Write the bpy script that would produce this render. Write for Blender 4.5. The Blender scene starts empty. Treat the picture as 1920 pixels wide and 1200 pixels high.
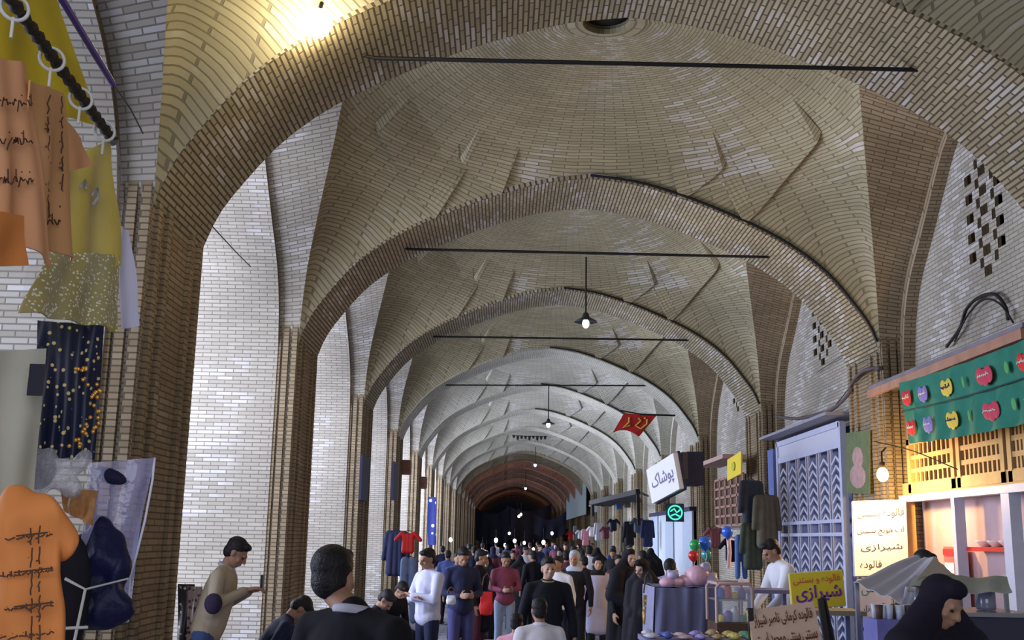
import bpy, bmesh, math, random
from mathutils import Vector, Matrix
random.seed(7)
PI = math.pi
SC = bpy.context.scene
COL = SC.collection

# ------------------------------------------------------------------ camera
EYE = 1.85
F = 2000.0
VPX, VPY, ROLL = 945.0, 1010.0, 0.020
Yc = Vector((VPX-960, 600-VPY, -F)).normalized()
up = Vector((math.sin(ROLL), math.cos(ROLL), 0))
Zc = (up - Yc*up.dot(Yc)).normalized()
Xc = Yc.cross(Zc)
CR = Matrix((Xc, Yc, Zc))
cam = bpy.data.objects.new('camera', bpy.data.cameras.new('camera'))
COL.objects.link(cam)
cam.data.sensor_width = 36; cam.data.lens = F/1920*36
cam.data.clip_start = .05; cam.data.clip_end = 400
cam.matrix_world = Matrix.Translation((0, 0, EYE)) @ CR.to_4x4()
SC.camera = cam

def ray(px, py):
    return CR @ Vector((px-960, 600-py, -F))
def at(px, py, Y):
    d = ray(px, py); return Vector((0, 0, EYE)) + d*(Y/d.y)
def atx(px, py, X):
    d = ray(px, py); return Vector((0, 0, EYE)) + d*(X/d.x)

# ------------------------------------------------------------------ world, view
SC.view_settings.view_transform = 'Standard'
SC.view_settings.look = 'None'
SC.view_settings.gamma = 1
SC.view_settings.exposure = -0.12
SC.view_settings.use_curve_mapping = False
w = bpy.data.worlds.new('sky'); SC.world = w; w.use_nodes = True
bg = w.node_tree.nodes['Background']
bg.inputs[0].default_value = (.55, .65, 1, 1); bg.inputs[1].default_value = .5
SC.cycles.max_bounces = 6; SC.cycles.diffuse_bounces = 4
SC.cycles.transparent_max_bounces = 12
SC.cycles.sample_clamp_indirect = 4
SC.cycles.caustics_reflective = False; SC.cycles.caustics_refractive = False

# nave measures (metres)
XN, W = 1.20, 4.27            # centre line, half width
S, DEP, LB = 7.4, 1.5, 5.1   # spacing, depth of a transverse arch, bay length
def A(k): return 8.8 if k == 1 else 15.4 + S*(k-2)
def BC(k): return (A(k)+DEP+A(k+1))/2      # centre of bay k
def BL(k): return A(k+1)-A(k)-DEP      # near face of transverse arch k
NB = 20
FILL_LAMPS_FAR = [(XN, 15.4+7.4*(k-2)+4.0, 3.6) for k in (10, 13, 16)]  # added lamps, placed only to brighten the far reddish bays
def area(loc, rot, sx, sy, e, c):
    l = bpy.data.lights.new('daylight_fill', 'AREA'); l.shape = 'RECTANGLE'; l.size = sx; l.size_y = sy
    l.energy = e; l.color = c
    o = bpy.data.objects.new('daylight_fill', l); COL.objects.link(o); o.location = loc; o.rotation_euler = rot
    return o
def lamp(loc, e, c, r=.06, name='lamp_light'):
    l = bpy.data.lights.new(name, 'POINT'); l.energy = e; l.color = c; l.shadow_soft_size = r
    o = bpy.data.objects.new(name, l); COL.objects.link(o); o.location = loc
    return o
COOL = (.60, .70, 1.0); WARM = (1.0, .70, .36)
# daylight entering the side passages on the left, one doorway per bay
for k in range(-1, 15):
    y = BC(k)
    e = {-1: 330, 0: 480, 4: 1700, 5: 2200, 6: 2200}.get(k, 1050 if k < 4 else 1300 if k < 9 else 300)
    area((XN-W-4.3, y, 3.3), (0, -PI/2, 0), 5.0, 4.0, e, (.72, .79, 1.0))
# added fill light behind the camera, imagined as an open crossing
area((XN, -6.5, 4.0), (PI/2, 0, 0), 8, 6, 420, (.86, .89, 1.0))

# ------------------------------------------------------------------ helpers
class MB:
    def __init__(s): s.v=[]; s.f=[]; s.uv=[]; s.mi=[]; s.m=0; s.sm=[]
    def face(s, pts, uvs=None, smooth=False):
        n = len(s.v); s.v += [tuple(p) for p in pts]; s.f.append(tuple(range(n, n+len(pts))))
        s.uv += uvs if uvs else [(0, 0)]*len(pts); s.mi.append(s.m); s.sm.append(smooth)
    def grid(s, P, U, smooth=True, flip=False):
        """P rows of points, U rows of uvs"""
        n = len(s.v); R, Cn = len(P), len(P[0])
        for r in P: s.v += [tuple(p) for p in r]
        for i in range(R-1):
            for j in range(Cn-1):
                q = [(i, j), (i, j+1), (i+1, j+1), (i+1, j)]
                if flip: q.reverse()
                s.f.append(tuple(n+a*Cn+b for a, b in q)); s.uv += [U[a][b] for a, b in q]
                s.mi.append(s.m); s.sm.append(smooth)
    def box(s, lo, hi, mat=None):
        x0,y0,z0 = lo; x1,y1,z1 = hi
        P = lambda *q: [((mat @ Vector(p)) if mat else p) for p in q]
        dx,dy,dz = x1-x0,y1-y0,z1-z0
        s.face(P((x0,y0,z0),(x1,y0,z0),(x1,y0,z1),(x0,y0,z1)), [(x0,z0),(x1,z0),(x1,z1),(x0,z1)])
        s.face(P((x1,y1,z0),(x0,y1,z0),(x0,y1,z1),(x1,y1,z1)), [(x1,z0),(x0,z0),(x0,z1),(x1,z1)])
        s.face(P((x1,y0,z0),(x1,y1,z0),(x1,y1,z1),(x1,y0,z1)), [(y0,z0),(y1,z0),(y1,z1),(y0,z1)])
        s.face(P((x0,y1,z0),(x0,y0,z0),(x0,y0,z1),(x0,y1,z1)), [(y1,z0),(y0,z0),(y0,z1),(y1,z1)])
        s.face(P((x0,y0,z1),(x1,y0,z1),(x1,y1,z1),(x0,y1,z1)), [(x0,y0),(x1,y0),(x1,y1),(x0,y1)])
        s.face(P((x0,y1,z0),(x1,y1,z0),(x1,y0,z0),(x0,y0,z0)), [(x0,y1),(x1,y1),(x1,y0),(x0,y0)])
    def bx(s, c, d, mat=None):
        s.box([c[i]-d[i]/2 for i in range(3)], [c[i]+d[i]/2 for i in range(3)], mat)
    def bar(s, a, b, w, h=None, up=(0,0,1)):
        """rectangular bar from a to b"""
        a, b = Vector(a), Vector(b); h = h or w
        d = (b-a); L = d.length; d.normalize(); u = Vector(up)
        if abs(d.dot(u)) > .98: u = Vector((0, 1, 0))
        x = d.cross(u).normalized(); z = x.cross(d)
        M = Matrix((x, d, z)).transposed().to_4x4(); M.translation = a
        s.box((-w/2, 0, -h/2), (w/2, L, h/2), M)
    def tube(s, pts, r, n=8, cap=True, closed=False):
        pts = [Vector(p) for p in pts]; rr = r if isinstance(r, (list, tuple)) else [r]*len(pts)
        rings = []; u = None
        for i, p in enumerate(pts):
            d = (pts[min(i+1, len(pts)-1)] - pts[max(i-1, 0)])
            if closed: d = pts[(i+1) % len(pts)] - pts[i-1]
            d.normalize()
            if u is None: u = d.orthogonal().normalized()
            u = (u - d*u.dot(d)).normalized(); v = d.cross(u)
            rings.append([p + (u*math.cos(t*2*PI/n) + v*math.sin(t*2*PI/n))*rr[i] for t in range(n+1)])
        if closed: rings.append(rings[0])
        Lc = 0; U = []
        for i, g in enumerate(rings):
            if i: Lc += (pts[i % len(pts)]-pts[i-1]).length
            U.append([(t/n*2*PI*rr[min(i, len(rr)-1)], Lc) for t in range(n+1)])
        s.grid(rings, U, True, True)
        if cap and not closed:
            s.face(list(reversed(rings[0][:-1]))); s.face(rings[-1][:-1])
    def lathe(s, c, prof, n=20, M=None):
        """prof list of (radius, height)"""
        c = Vector(c); P = []
        for r, z in prof:
            P.append([c + (M @ Vector((r*math.cos(t*2*PI/n), r*math.sin(t*2*PI/n), z)) if M else Vector((r*math.cos(t*2*PI/n), r*math.sin(t*2*PI/n), z))) for t in range(n+1)])
        s.grid(P, [[(t/n, i/len(prof)) for t in range(n+1)] for i in range(len(prof))], True)
    def ell(s, c, r, M=None, nu=16, nv=10):
        c = Vector(c); r = (r, r, r) if isinstance(r, (int, float)) else r; P = []
        for j in range(nv+1):
            th = -PI/2 + PI*j/nv; row = []
            for i in range(nu+1):
                q = Vector((r[0]*math.cos(th)*math.cos(2*PI*i/nu), r[1]*math.cos(th)*math.sin(2*PI*i/nu), r[2]*math.sin(th)))
                row.append(c + (M @ q if M else q))
            P.append(row)
        s.grid(P, [[(i/nu, j/nv) for i in range(nu+1)] for j in range(nv+1)], True)
    def build(s, name, mats, parent=None, weld=False):
        me = bpy.data.meshes.new(name); me.from_pydata(s.v, [], s.f)
        uvl = me.uv_layers.new(name='UVMap'); uvl.data.foreach_set('uv', [c for q in s.uv for c in q])
        mats = mats if isinstance(mats, (list, tuple)) else [mats]
        for m in mats: me.materials.append(m)
        me.polygons.foreach_set('material_index', s.mi); me.polygons.foreach_set('use_smooth', s.sm)
        me.update()
        if weld:
            b = bmesh.new(); b.from_mesh(me); bmesh.ops.remove_doubles(b, verts=b.verts, dist=1e-4); b.to_mesh(me); b.free()
        o = bpy.data.objects.new(name, me); COL.objects.link(o)
        if parent: o.parent = parent
        return o
def tag(o, label=None, cat=None, group=None, kind=None):
    if label: o['label'] = label
    if cat: o['category'] = cat
    if group: o['group'] = group
    if kind: o['kind'] = kind
    return o
def thing(name, label, cat, loc=(0,0,0), rz=0, group=None):
    o = bpy.data.objects.new(name, None); COL.objects.link(o); o.location = loc; o.rotation_euler = (0,0,rz)
    o.empty_display_size = .1
    return tag(o, label, cat, group)
def struct(o): o['kind'] = 'structure'; return o
def children(o): return [c for c in COL.objects if c.parent == o]
def dup(root, loc, rz=None, label=None):
    kids = KIDS.setdefault(root.name, [(c, children(c)) for c in children(root)])
    r = root.copy(); COL.objects.link(r); r.location = loc
    if rz is not None: r.rotation_euler = (0,0,rz)
    if label: r['label'] = label
    for c, gs in kids:
        d = c.copy(); COL.objects.link(d); d.parent = r
        for g in gs:
            e = g.copy(); COL.objects.link(e); e.parent = d
    return r
KIDS = {}

# ------------------------------------------------------------------ materials
def mat(name, col, rough=.7, metal=0, emit=None, es=1, alpha=1, spec=.3, noise=0, nscale=8, bump=0, trans=0):
    m = bpy.data.materials.new(name); m.use_nodes = True; nt = m.node_tree; b = nt.nodes['Principled BSDF']
    b.inputs['Base Color'].default_value = (*col, 1); b.inputs['Roughness'].default_value = rough
    b.inputs['Metallic'].default_value = metal; b.inputs['Specular IOR Level'].default_value = spec
    b.inputs['Alpha'].default_value = alpha; b.inputs['Transmission Weight'].default_value = trans
    if emit: b.inputs['Emission Color'].default_value = (*emit, 1); b.inputs['Emission Strength'].default_value = es
    n = nt.nodes.new('ShaderNodeTexNoise'); n.inputs['Scale'].default_value = nscale; n.inputs['Detail'].default_value = 4
    tc = nt.nodes.new('ShaderNodeTexCoord'); nt.links.new(tc.outputs['Object'], n.inputs['Vector'])
    mx = nt.nodes.new('ShaderNodeMix'); mx.data_type = 'RGBA'; mx.inputs[6].default_value = (*[c*(1-noise) for c in col], 1)
    mx.inputs[7].default_value = (*[min(1, c*(1+noise)) for c in col], 1)
    nt.links.new(n.outputs['Fac'], mx.inputs[0]); nt.links.new(mx.outputs[2], b.inputs['Base Color'])
    if bump:
        bp = nt.nodes.new('ShaderNodeBump'); bp.inputs['Strength'].default_value = bump; bp.inputs['Distance'].default_value = .02
        nt.links.new(n.outputs['Fac'], bp.inputs['Height']); nt.links.new(bp.outputs[0], b.inputs['Normal'])
    return m
_mc = {}
def cm(col, rough=.75, **k):
    key = (col, rough, tuple(sorted(k.items())))
    if key not in _mc: _mc[key] = mat('cloth', col, rough, noise=k.pop('noise', .18), nscale=k.pop('nscale', 14), **k)
    return _mc[key]
def brick(name, c1, c2, mortar, wc=(.66,.64,.66), white=.3, wth=.55, bw=.23, rh=.056, ms=.007, stain=.35, ring=0, crown_w=0):
    m = bpy.data.materials.new(name); m.use_nodes = True; nt = m.node_tree; N = nt.nodes; Lk = nt.links; b = N['Principled BSDF']
    uv = N.new('ShaderNodeUVMap'); uv.uv_map = 'UVMap'; tc = N.new('ShaderNodeTexCoord')
    def bt(ca, cb, cc, bias=0):
        t = N.new('ShaderNodeTexBrick'); t.inputs['Color1'].default_value = (*ca,1); t.inputs['Color2'].default_value = (*cb,1)
        t.inputs['Mortar'].default_value = (*cc,1); t.inputs['Scale'].default_value = 1; t.inputs['Mortar Size'].default_value = ms
        t.inputs['Brick Width'].default_value = bw; t.inputs['Row Height'].default_value = rh; t.inputs['Bias'].default_value = bias
        t.inputs['Mortar Smooth'].default_value = .3; Lk.new(uv.outputs[0], t.inputs['Vector']); return t
    t = bt(c1, c2, mortar)
    t2 = bt((0,0,0), (1,1,1), (0,0,0), -.3)
    n1 = N.new('ShaderNodeTexNoise'); n1.inputs['Scale'].default_value = .9; n1.inputs['Detail'].default_value = 5
    Lk.new(tc.outputs['Object'], n1.inputs['Vector'])
    n2 = N.new('ShaderNodeTexNoise'); n2.inputs['Scale'].default_value = .35; n2.inputs['Detail'].default_value = 3
    Lk.new(tc.outputs['Object'], n2.inputs['Vector'])
    r = N.new('ShaderNodeMapRange'); r.inputs[1].default_value = wth; r.inputs[2].default_value = wth+.08
    r.inputs[3].default_value = 0; r.inputs[4].default_value = 1
    src = n1.outputs['Fac']
    if ring or crown_w:      # pale salts gather on the dome rings and on the arch crowns
        sx = N.new('ShaderNodeSeparateXYZ'); Lk.new(tc.outputs['Object'], sx.inputs[0]); q = N.new('ShaderNodeMapRange')
        if ring:
            cb = N.new('ShaderNodeCombineXYZ'); Lk.new(sx.outputs[0], cb.inputs[0]); Lk.new(sx.outputs[1], cb.inputs[1])
            ln = N.new('ShaderNodeVectorMath'); ln.operation = 'LENGTH'; Lk.new(cb.outputs[0], ln.inputs[0]); Lk.new(ln.outputs['Value'], q.inputs[0])
            q.inputs[1].default_value = 2.1; q.inputs[2].default_value = 1.5; q.inputs[4].default_value = ring
        else:
            Lk.new(sx.outputs[2], q.inputs[0]); q.inputs[1].default_value = 6.3; q.inputs[2].default_value = 7.0; q.inputs[4].default_value = crown_w
        ad = N.new('ShaderNodeMath'); ad.operation = 'ADD'; Lk.new(src, ad.inputs[0]); Lk.new(q.outputs[0], ad.inputs[1]); src = ad.outputs[0]
    Lk.new(src, r.inputs[0])
    mu = N.new('ShaderNodeMath'); mu.operation = 'MULTIPLY'; Lk.new(r.outputs[0], mu.inputs[0]); Lk.new(t2.outputs['Color'], mu.inputs[1])
    mu2 = N.new('ShaderNodeMath'); mu2.operation = 'MULTIPLY'; Lk.new(mu.outputs[0], mu2.inputs[0]); mu2.inputs[1].default_value = white
    mx = N.new('ShaderNodeMix'); mx.data_type = 'RGBA'; Lk.new(mu2.outputs[0], mx.inputs[0]); Lk.new(t.outputs['Color'], mx.inputs[6]); mx.inputs[7].default_value = (*wc,1)
    r2 = N.new('ShaderNodeMapRange'); r2.inputs[1].default_value = .3; r2.inputs[2].default_value = .7; r2.inputs[3].default_value = 1-stain; r2.inputs[4].default_value = 1+stain*.5
    Lk.new(n2.outputs['Fac'], r2.inputs[0])
    sc = N.new('ShaderNodeVectorMath'); sc.operation = 'SCALE'; Lk.new(mx.outputs[2], sc.inputs[0]); Lk.new(r2.outputs[0], sc.inputs['Scale'])
    Lk.new(sc.outputs[0], b.inputs['Base Color']); b.inputs['Roughness'].default_value = .85; b.inputs['Specular IOR Level'].default_value = .25
    bp = N.new('ShaderNodeBump'); bp.inputs['Strength'].default_value = .6; bp.inputs['Distance'].default_value = .02; bp.invert = True
    Lk.new(t.outputs['Fac'], bp.inputs['Height']); Lk.new(bp.outputs[0], b.inputs['Normal'])
    return m
M_VAULT = brick('vault_brick', (.365,.32,.20), (.45,.40,.26), (.22,.19,.12), white=.85, wth=.58, bw=.30, ring=.10)
M_ARCH = brick('arch_brick', (.34,.285,.18), (.45,.38,.245), (.10,.08,.05), white=.95, wth=.51, bw=.30, ms=.011, crown_w=.06)
M_PIER = brick('pier_brick', (.27,.20,.12), (.36,.28,.18), (.13,.10,.06), white=.3, wth=.62, bw=.30)
M_WALL = brick('wall_brick', (.37,.335,.275), (.45,.41,.345), (.22,.195,.16), wc=(.72,.71,.74), white=.8, wth=.48)
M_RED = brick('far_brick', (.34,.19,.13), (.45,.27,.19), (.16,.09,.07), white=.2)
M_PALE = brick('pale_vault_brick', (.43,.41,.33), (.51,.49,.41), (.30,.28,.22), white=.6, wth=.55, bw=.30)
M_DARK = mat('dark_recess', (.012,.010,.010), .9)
M_STONE = brick('paving', (.20,.20,.24), (.28,.28,.33), (.08,.08,.10), bw=.6, rh=.3, ms=.012, white=.3)

# ------------------------------------------------------------------ the vaulted hall
def interp(pts):
    """monotone cubic through (t, v) pairs, t ascending"""
    n = len(pts); X = [p[0] for p in pts]; Y = [p[1] for p in pts]
    d = [(Y[i+1]-Y[i])/(X[i+1]-X[i]) for i in range(n-1)]
    m = [d[0]] + [0 if d[i-1]*d[i] <= 0 else 2*d[i-1]*d[i]/(d[i-1]+d[i]) for i in range(1, n-1)] + [d[-1]]
    def f(t):
        t = max(X[0], min(X[-1], t)); i = 0
        while i < n-2 and t > X[i+1]: i += 1
        h = X[i+1]-X[i]; s = (t-X[i])/h
        return ((2*s**3-3*s*s+1)*Y[i] + (s**3-2*s*s+s)*h*m[i] + (-2*s**3+3*s*s)*Y[i+1] + (s**3-s*s)*h*m[i+1])
    return f
SPR = 4.60
_a = interp([(0,7.22),(.6,7.15),(1.3,6.96),(2.3,6.56),(2.95,6.22),(3.5,5.80),(3.9,5.32),(4.13,4.97),(4.27,4.60)])
def arch(x): return _a(abs(x))
H = LB/2
_l = interp([(0,7.40),(.4,7.32),(.75,7.10),(.8,7.05),(1.59,6.25),(2.18,5.65),(2.43,5.15),(H,4.60)])
_g = interp([(0,7.85),(.4,7.72),(.78,7.30),(.83,7.24),(1.6,6.42),(2.2,5.70),(2.44,5.15),(H,4.60)])
def lat(y): return _l(abs(y))
def gro(y): return _g(abs(y))
def xg(y): return W - (H-abs(y))*.40
def crown(y): return 7.30 + 1.20*(1-(y/H)**2)**.8
def vault(x, y):
    """height of the bay vault, x from the centre line, y from the bay centre"""
    g = xg(y)
    if abs(x) >= g: return gro(y)
    s = abs(x)/g; p = (arch(W*s)-SPR)/2.62
    return gro(y) + (crown(y)-gro(y))*p
def yy(n): return [-H*math.cos(PI*i/n) for i in range(n+1)]
def arch_xs(n=44): return [W*math.sin(PI/2*(-1+2*i/n)) for i in range(n+1)]

def vuv(x, y):
    r = math.hypot(x, y*1.25)
    return (math.atan2(x, y)*1.9 if r > .05 else 0, r*1.12 + (vault(0,0)-vault(x*.9999, y))*.25)
def vault_mesh():
    b = MB(); YS = yy(36); n = 48
    P = []; U = []
    for i in range(n+1):
        s = math.sin(PI/2*(-1+2*i/n)); row = []; ur = []
        for y in YS:
            x = s*xg(y); row.append((x, y, vault(x*.99999, y))); ur.append(vuv(x, y))
        P.append(row); U.append(ur)
    # leave the round oculus open
    b.grid(P, U, True)
    keep = []
    for q, f in enumerate(b.f):
        c = [sum(b.v[i][k] for i in f)/4 for k in range(2)]
        keep.append(math.hypot(c[0], c[1]) > .36)
    b.uv = [u for q, f in enumerate(b.f) if keep[q] for u in b.uv[4*q:4*q+4]]
    # fix the uv seam
    nf = [f for q, f in enumerate(b.f) if keep[q]]; b.mi = b.mi[:len(nf)]; b.sm = b.sm[:len(nf)]; b.f = nf
    per = 2*PI*1.9
    for q in range(len(nf)):
        us = b.uv[4*q:4*q+4]; mx = max(u[0] for u in us)
        for j, u in enumerate(us):
            if mx-u[0] > per/2: b.uv[4*q+j] = (u[0]+per, u[1])
    # oculus ring
    zc = vault(0,0)
    R = [[((.56 if k < 2 else .31)*math.cos(t*PI/12), (.56 if k < 2 else .31)*math.sin(t*PI/12), zc+(.0, -.035, -.035, .4)[k]) for t in range(25)] for k in range(4)]
    b.grid(R, [[(t*.13, k*.1) for t in range(25)] for k in range(4)], False, True)
    # net ribs: shallow wedges whose steep face looks outwards
    b.m = 0
    for sx in (-1, 1):
        for sy in (1,):
            for (poly, h, o) in [([(2.33,2.54),(2.50,2.43),(2.65,2.25),(2.78,2.01),(2.90,1.74),(3.01,1.45),(3.11,1.15)], .11, -.55),
                                 ([(1.34,2.545),(1.45,2.52),(1.56,2.47),(1.66,2.39),(1.77,2.31),(1.86,2.21),(1.96,2.11)], .10, -.45),
                                 ([(1.98,2.12),(2.33,2.07),(2.67,2.0),(3.0,1.91),(3.31,1.77),(3.58,1.56),(3.82,1.31)], .022, -.25)]:
                pts = []; n2 = 18; hz = o > -.3
                for i in range(n2+1):
                    t = i/n2*(len(poly)-1); q_ = min(int(t), len(poly)-2); f_ = t-q_; pa_, pb_ = poly[q_], poly[q_+1]
                    x = pa_[0]+(pb_[0]-pa_[0])*f_; y = pa_[1]+(pb_[1]-pa_[1])*f_
                    d = (Vector(poly[-1])-Vector(poly[0])).normalized(); nrm = Vector((0, 1)) if hz else Vector((abs(d.y), -d.x if d.y > 0 else d.x))
                    if not hz: nrm = Vector((-d.y, d.x)) if -d.y > 0 else Vector((d.y, -d.x))
                    hh = h*min(1, (1-i/n2)*14+.1)
                    ix, iy = x+nrm.x*o, y+nrm.y*o; iy = min(iy, H-.01)
                    z0 = vault(x, y); zi = vault(ix, iy)
                    pts.append(((sx*x, sy*y, z0+.01), (sx*x, sy*y, z0-hh), (sx*ix, sy*iy, zi+.004), vuv(sx*x, sy*y), vuv(sx*ix, sy*iy)))
                fl = (sx*sy > 0)
                for i in range(n2):
                    a, c = pts[i], pts[i+1]; u0, u1 = i*.11, (i+1)*.11
                    b.face([a[1], c[1], c[2], a[2]][::(1 if fl else -1)], [a[3], c[3], c[4], a[4]][::(1 if fl else -1)])
                    b.face([a[0], c[0], c[1], a[1]][::(1 if fl else -1)], [(0,u0),(0,u1),(h,u1),(h,u0)][::(1 if fl else -1)])
    return b
def side_mesh(sx, left):
    """lateral arch, jambs and back wall of one bay; sx +1 right, -1 left"""
    b = MB(); YS = yy(36)
    def strip(x0f, x1f, zoff, yoff, mi, inner=False):
        P=[]; U=[]; b.m = mi; L = 0; prev = None
        pts = [(-(H-yoff), 0.0)] + [(y*(H-yoff)/H, lat(y)-zoff) for y in YS] + [(H-yoff, 0.0)]
        for (y, z) in pts:
            if prev: L += math.hypot(y-prev[0], z-prev[1])
            prev = (y, z); x0 = x0f(y); x1 = x1f(y)
            m = max(2, int((x1-x0)/.6)+1)
            P.append([(sx*(x0+(x1-x0)*i/m), y, z) for i in range(m+1)]); U.append([(x0+(x1-x0)*i/m, L) for i in range(m+1)])
        mm = max(len(r) for r in P)
        for i in range(len(P)):   # equal columns
            x0, x1 = P[i][0][0], P[i][-1][0]; l = U[i][0][1]
            za = gro(P[i][0][1]) if inner and P[i][0][2] > 1 else P[i][0][2]; zb = P[i][0][2]
            P[i] = [(x0+(x1-x0)*j/3, P[i][0][1], za+(zb-za)*j/3) for j in range(4)]; U[i] = [(abs(p[0]), l) for p in P[i]]
        b.grid(P, U, True, sx < 0)
        return pts
    X1 = W+.28
    strip(lambda y: max(xg(y), 0) if abs(y) < H-1e-6 else W, lambda y: X1, 0, 0, 1 if left else 2, True)
    o2 = .06 if left else .14
    X2 = 8.2 if left else W+.45
    pts = strip(lambda y: X1, lambda y: X2, o2, o2, 1 if left else 2)
    # little face between the two orders
    b.m = 2
    out = [(-H, 0.0)] + [(y, lat(y)) for y in YS] + [(H, 0.0)]
    b.grid([[(sx*X1, p[0], p[1]) for p in out], [(sx*X1, p[0], p[1]) for p in pts]], [[(i*.1, 0) for i in range(len(out))], [(i*.1, .1) for i in range(len(out))]], False, sx > 0)
    # back wall
    b.m = 1
    if left:
        for (y0, y1, z0, z1) in [(-H, -1.9, 0, 8), (1.9, H, 0, 8), (-1.9, 1.9, 5.8, 8)]:
            b.face([(sx*X2,y0,z0),(sx*X2,y1,z0),(sx*X2,y1,z1),(sx*X2,y0,z1)], [(y0,z0),(y1,z0),(y1,z1),(y0,z1)])
    else:
        cy, cz = .10, .13
        ny = int(2.6/cy)
        e_ = [-(H-.1)+(H-1.4)*i/12 for i in range(12)]; ys = e_ + [(-13+i)*cy for i in range(27)] + [-y for y in reversed(e_)]; n_e = 12
        z = 0; rows = []
        def hole(i, j):   # staggered crosses
            if not (8 <= i <= 17 and 0 <= j < 13): return False
            if (i-8) < 2 and (j < 2 or j > 10): return False
            if (i-8) > 7 and (j < 2 or j > 10): return False
            return ((i + 2*(j//1)) % 4) in (0,) or ((i-1 + 2*j) % 4 == 0 and j % 2 == 0)
        for i in range(len(ys)-1):
            y0, y1 = ys[i], ys[i+1]
            mid = max(1, 0)
            # below lattice
            zs = [0, 5.15] + [5.15+cz*(j+1) for j in range(13)] 
            tops = (lat(y0*H/(H-.14)) - .07, lat(y1*H/(H-.14)) - .07)
            for j in range(len(zs)-1):
                za, zb = zs[j], zs[j+1]
                q0 = (min(za, tops[0]), min(za, tops[1])); q1 = (min(zb, tops[0]), min(zb, tops[1]))
                if n_e <= i < n_e+26 and j >= 1 and hole(i-n_e+1, j-1):
                    x2 = X2+.22
                    b.m = 3
                    b.face([(sx*x2,y0,za),(sx*x2,y1,za),(sx*x2,y1,zb),(sx*x2,y0,zb)])
                    b.m = 2
                    for (pa, pb) in [((y0,za),(y1,za)),((y1,za),(y1,zb)),((y1,zb),(y0,zb)),((y0,zb),(y0,za))]:
                        b.face([(sx*X2,*pa),(sx*X2,*pb),(sx*x2,*pb),(sx*x2,*pa)], [(0,0),(.1,0),(.1,.2),(0,.2)])
                    b.m = 1
                else:
                    if q1[0]-q0[0] > 1e-4 or q1[1]-q0[1] > 1e-4:
                        b.face([(sx*X2,y0,q0[0]),(sx*X2,y1,q0[1]),(sx*X2,y1,q1[1]),(sx*X2,y0,q1[0])], [(y0,q0[0]),(y1,q0[1]),(y1,q1[1]),(y0,q1[0])])
            zt = zs[-1]
            if tops[0] > zt or tops[1] > zt:
                b.face([(sx*X2,y0,min(zt,tops[0])),(sx*X2,y1,min(zt,tops[1])),(sx*X2,y1,tops[1]),(sx*X2,y0,tops[0])], [(y0,zt),(y1,zt),(y1,tops[1]),(y0,tops[0])])
    return b
def arch_mesh():
    """transverse arch with its two piers"""
    b = MB(); xs = arch_xs(); P=[]; U=[]; L=0; prev=None; b.m = 0
    for x in xs:
        z = arch(x)
        if prev: L += math.hypot(x-prev[0], z-prev[1])
        prev = (x, z)
        P.append([(x, DEP*j/4, z) for j in range(5)]); U.append([(DEP*j/4, L) for j in range(5)])
    b.grid(P, U, True)
    for y in (0, DEP):    # faces of the arch ring against the vault
        b.grid([[(x, y, arch(x)) for x in xs], [(x*1.02, y, arch(x)+.07) for x in xs]],
               [[(0, i*.2) for i in range(len(xs))], [(.1, i*.2) for i in range(len(xs))]], False, y > 0)
    return b
def pier_mesh(sx, left):
    b = MB()
    b.m = 0
    def q(p0, p1, z0=0, z1=SPR+.02, off=0):
        L = math.hypot(p1[0]-p0[0], p1[1]-p0[1])
        pts = [(sx*p0[0],p0[1],z0),(sx*p1[0],p1[1],z0),(sx*p1[0],p1[1],z1),(sx*p0[0],p0[1],z1)]
        us = [(off,z0),(off+L,z0),(off+L,z1),(off,z1)]
        if sx < 0: pts.reverse(); us.reverse()
        b.face(pts, us)
    q((W, DEP), (W, 0))
    for y in (.12, .40, DEP-.40, DEP-.12):      # flat bands standing proud of the nave face
        x0, x1 = sorted((sx*(W-.035), sx*(W+.02))); b.box((x0, y-.055, 0), (x1, y+.055, SPR+.05))
    for y0, y1 in ((-.05, .02), (DEP-.02, DEP+.05)):
        for x in (W+.05, W+.17, W+.28):
            x0, x1 = sorted((sx*(x-.04), sx*(x+.04))); b.box((x0, y0, 0), (x1, y1, SPR+.3))
    # moulded band at the springing
    return b
V = vault_mesh().build('ceiling', [M_VAULT])
SR = side_mesh(1, False).build('wall_right', [M_VAULT, M_WALL, M_PIER, M_DARK])
SL = side_mesh(-1, True).build('wall_left', [M_VAULT, M_WALL, M_PIER, M_DARK])
TA = arch_mesh().build('trim_1', [M_ARCH])
PR = pier_mesh(1, False).build('pillar', [M_PIER]); PL = pier_mesh(-1, True).build('pillar', [M_PIER])
firsts = [V, SR, SL, TA, PR, PL]
def inst(o, name, y, first):
    c = o if first else o.copy()
    if not first: COL.objects.link(c); c.name = name
    c.location = (XN, y, 0); struct(c)
    c.scale = (1, BL(k)/LB, 1) if name[:4] in ('ceil', 'wall') else (1, 1, 1)
    return c
PALE = {}
for k in range(-1, NB+1):
    yb = BC(k)
    red = k >= 10
    for j, (o, nm, y) in enumerate([(V,'ceiling',yb),(SR,'wall_right',yb),(SL,'wall_left',yb),(TA,'trim_%d' % (k+2),A(k)),(PR,'pillar',A(k)),(PL,'pillar',A(k))]):
        c = inst(o, nm, y, k == -1)
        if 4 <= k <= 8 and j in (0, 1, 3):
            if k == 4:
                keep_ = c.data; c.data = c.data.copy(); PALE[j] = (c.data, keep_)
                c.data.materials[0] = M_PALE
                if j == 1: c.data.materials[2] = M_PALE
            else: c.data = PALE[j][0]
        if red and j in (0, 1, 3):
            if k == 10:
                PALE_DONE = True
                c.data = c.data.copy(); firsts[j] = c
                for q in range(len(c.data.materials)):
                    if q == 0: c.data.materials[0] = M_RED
            else: c.data = firsts[j].data
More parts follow.
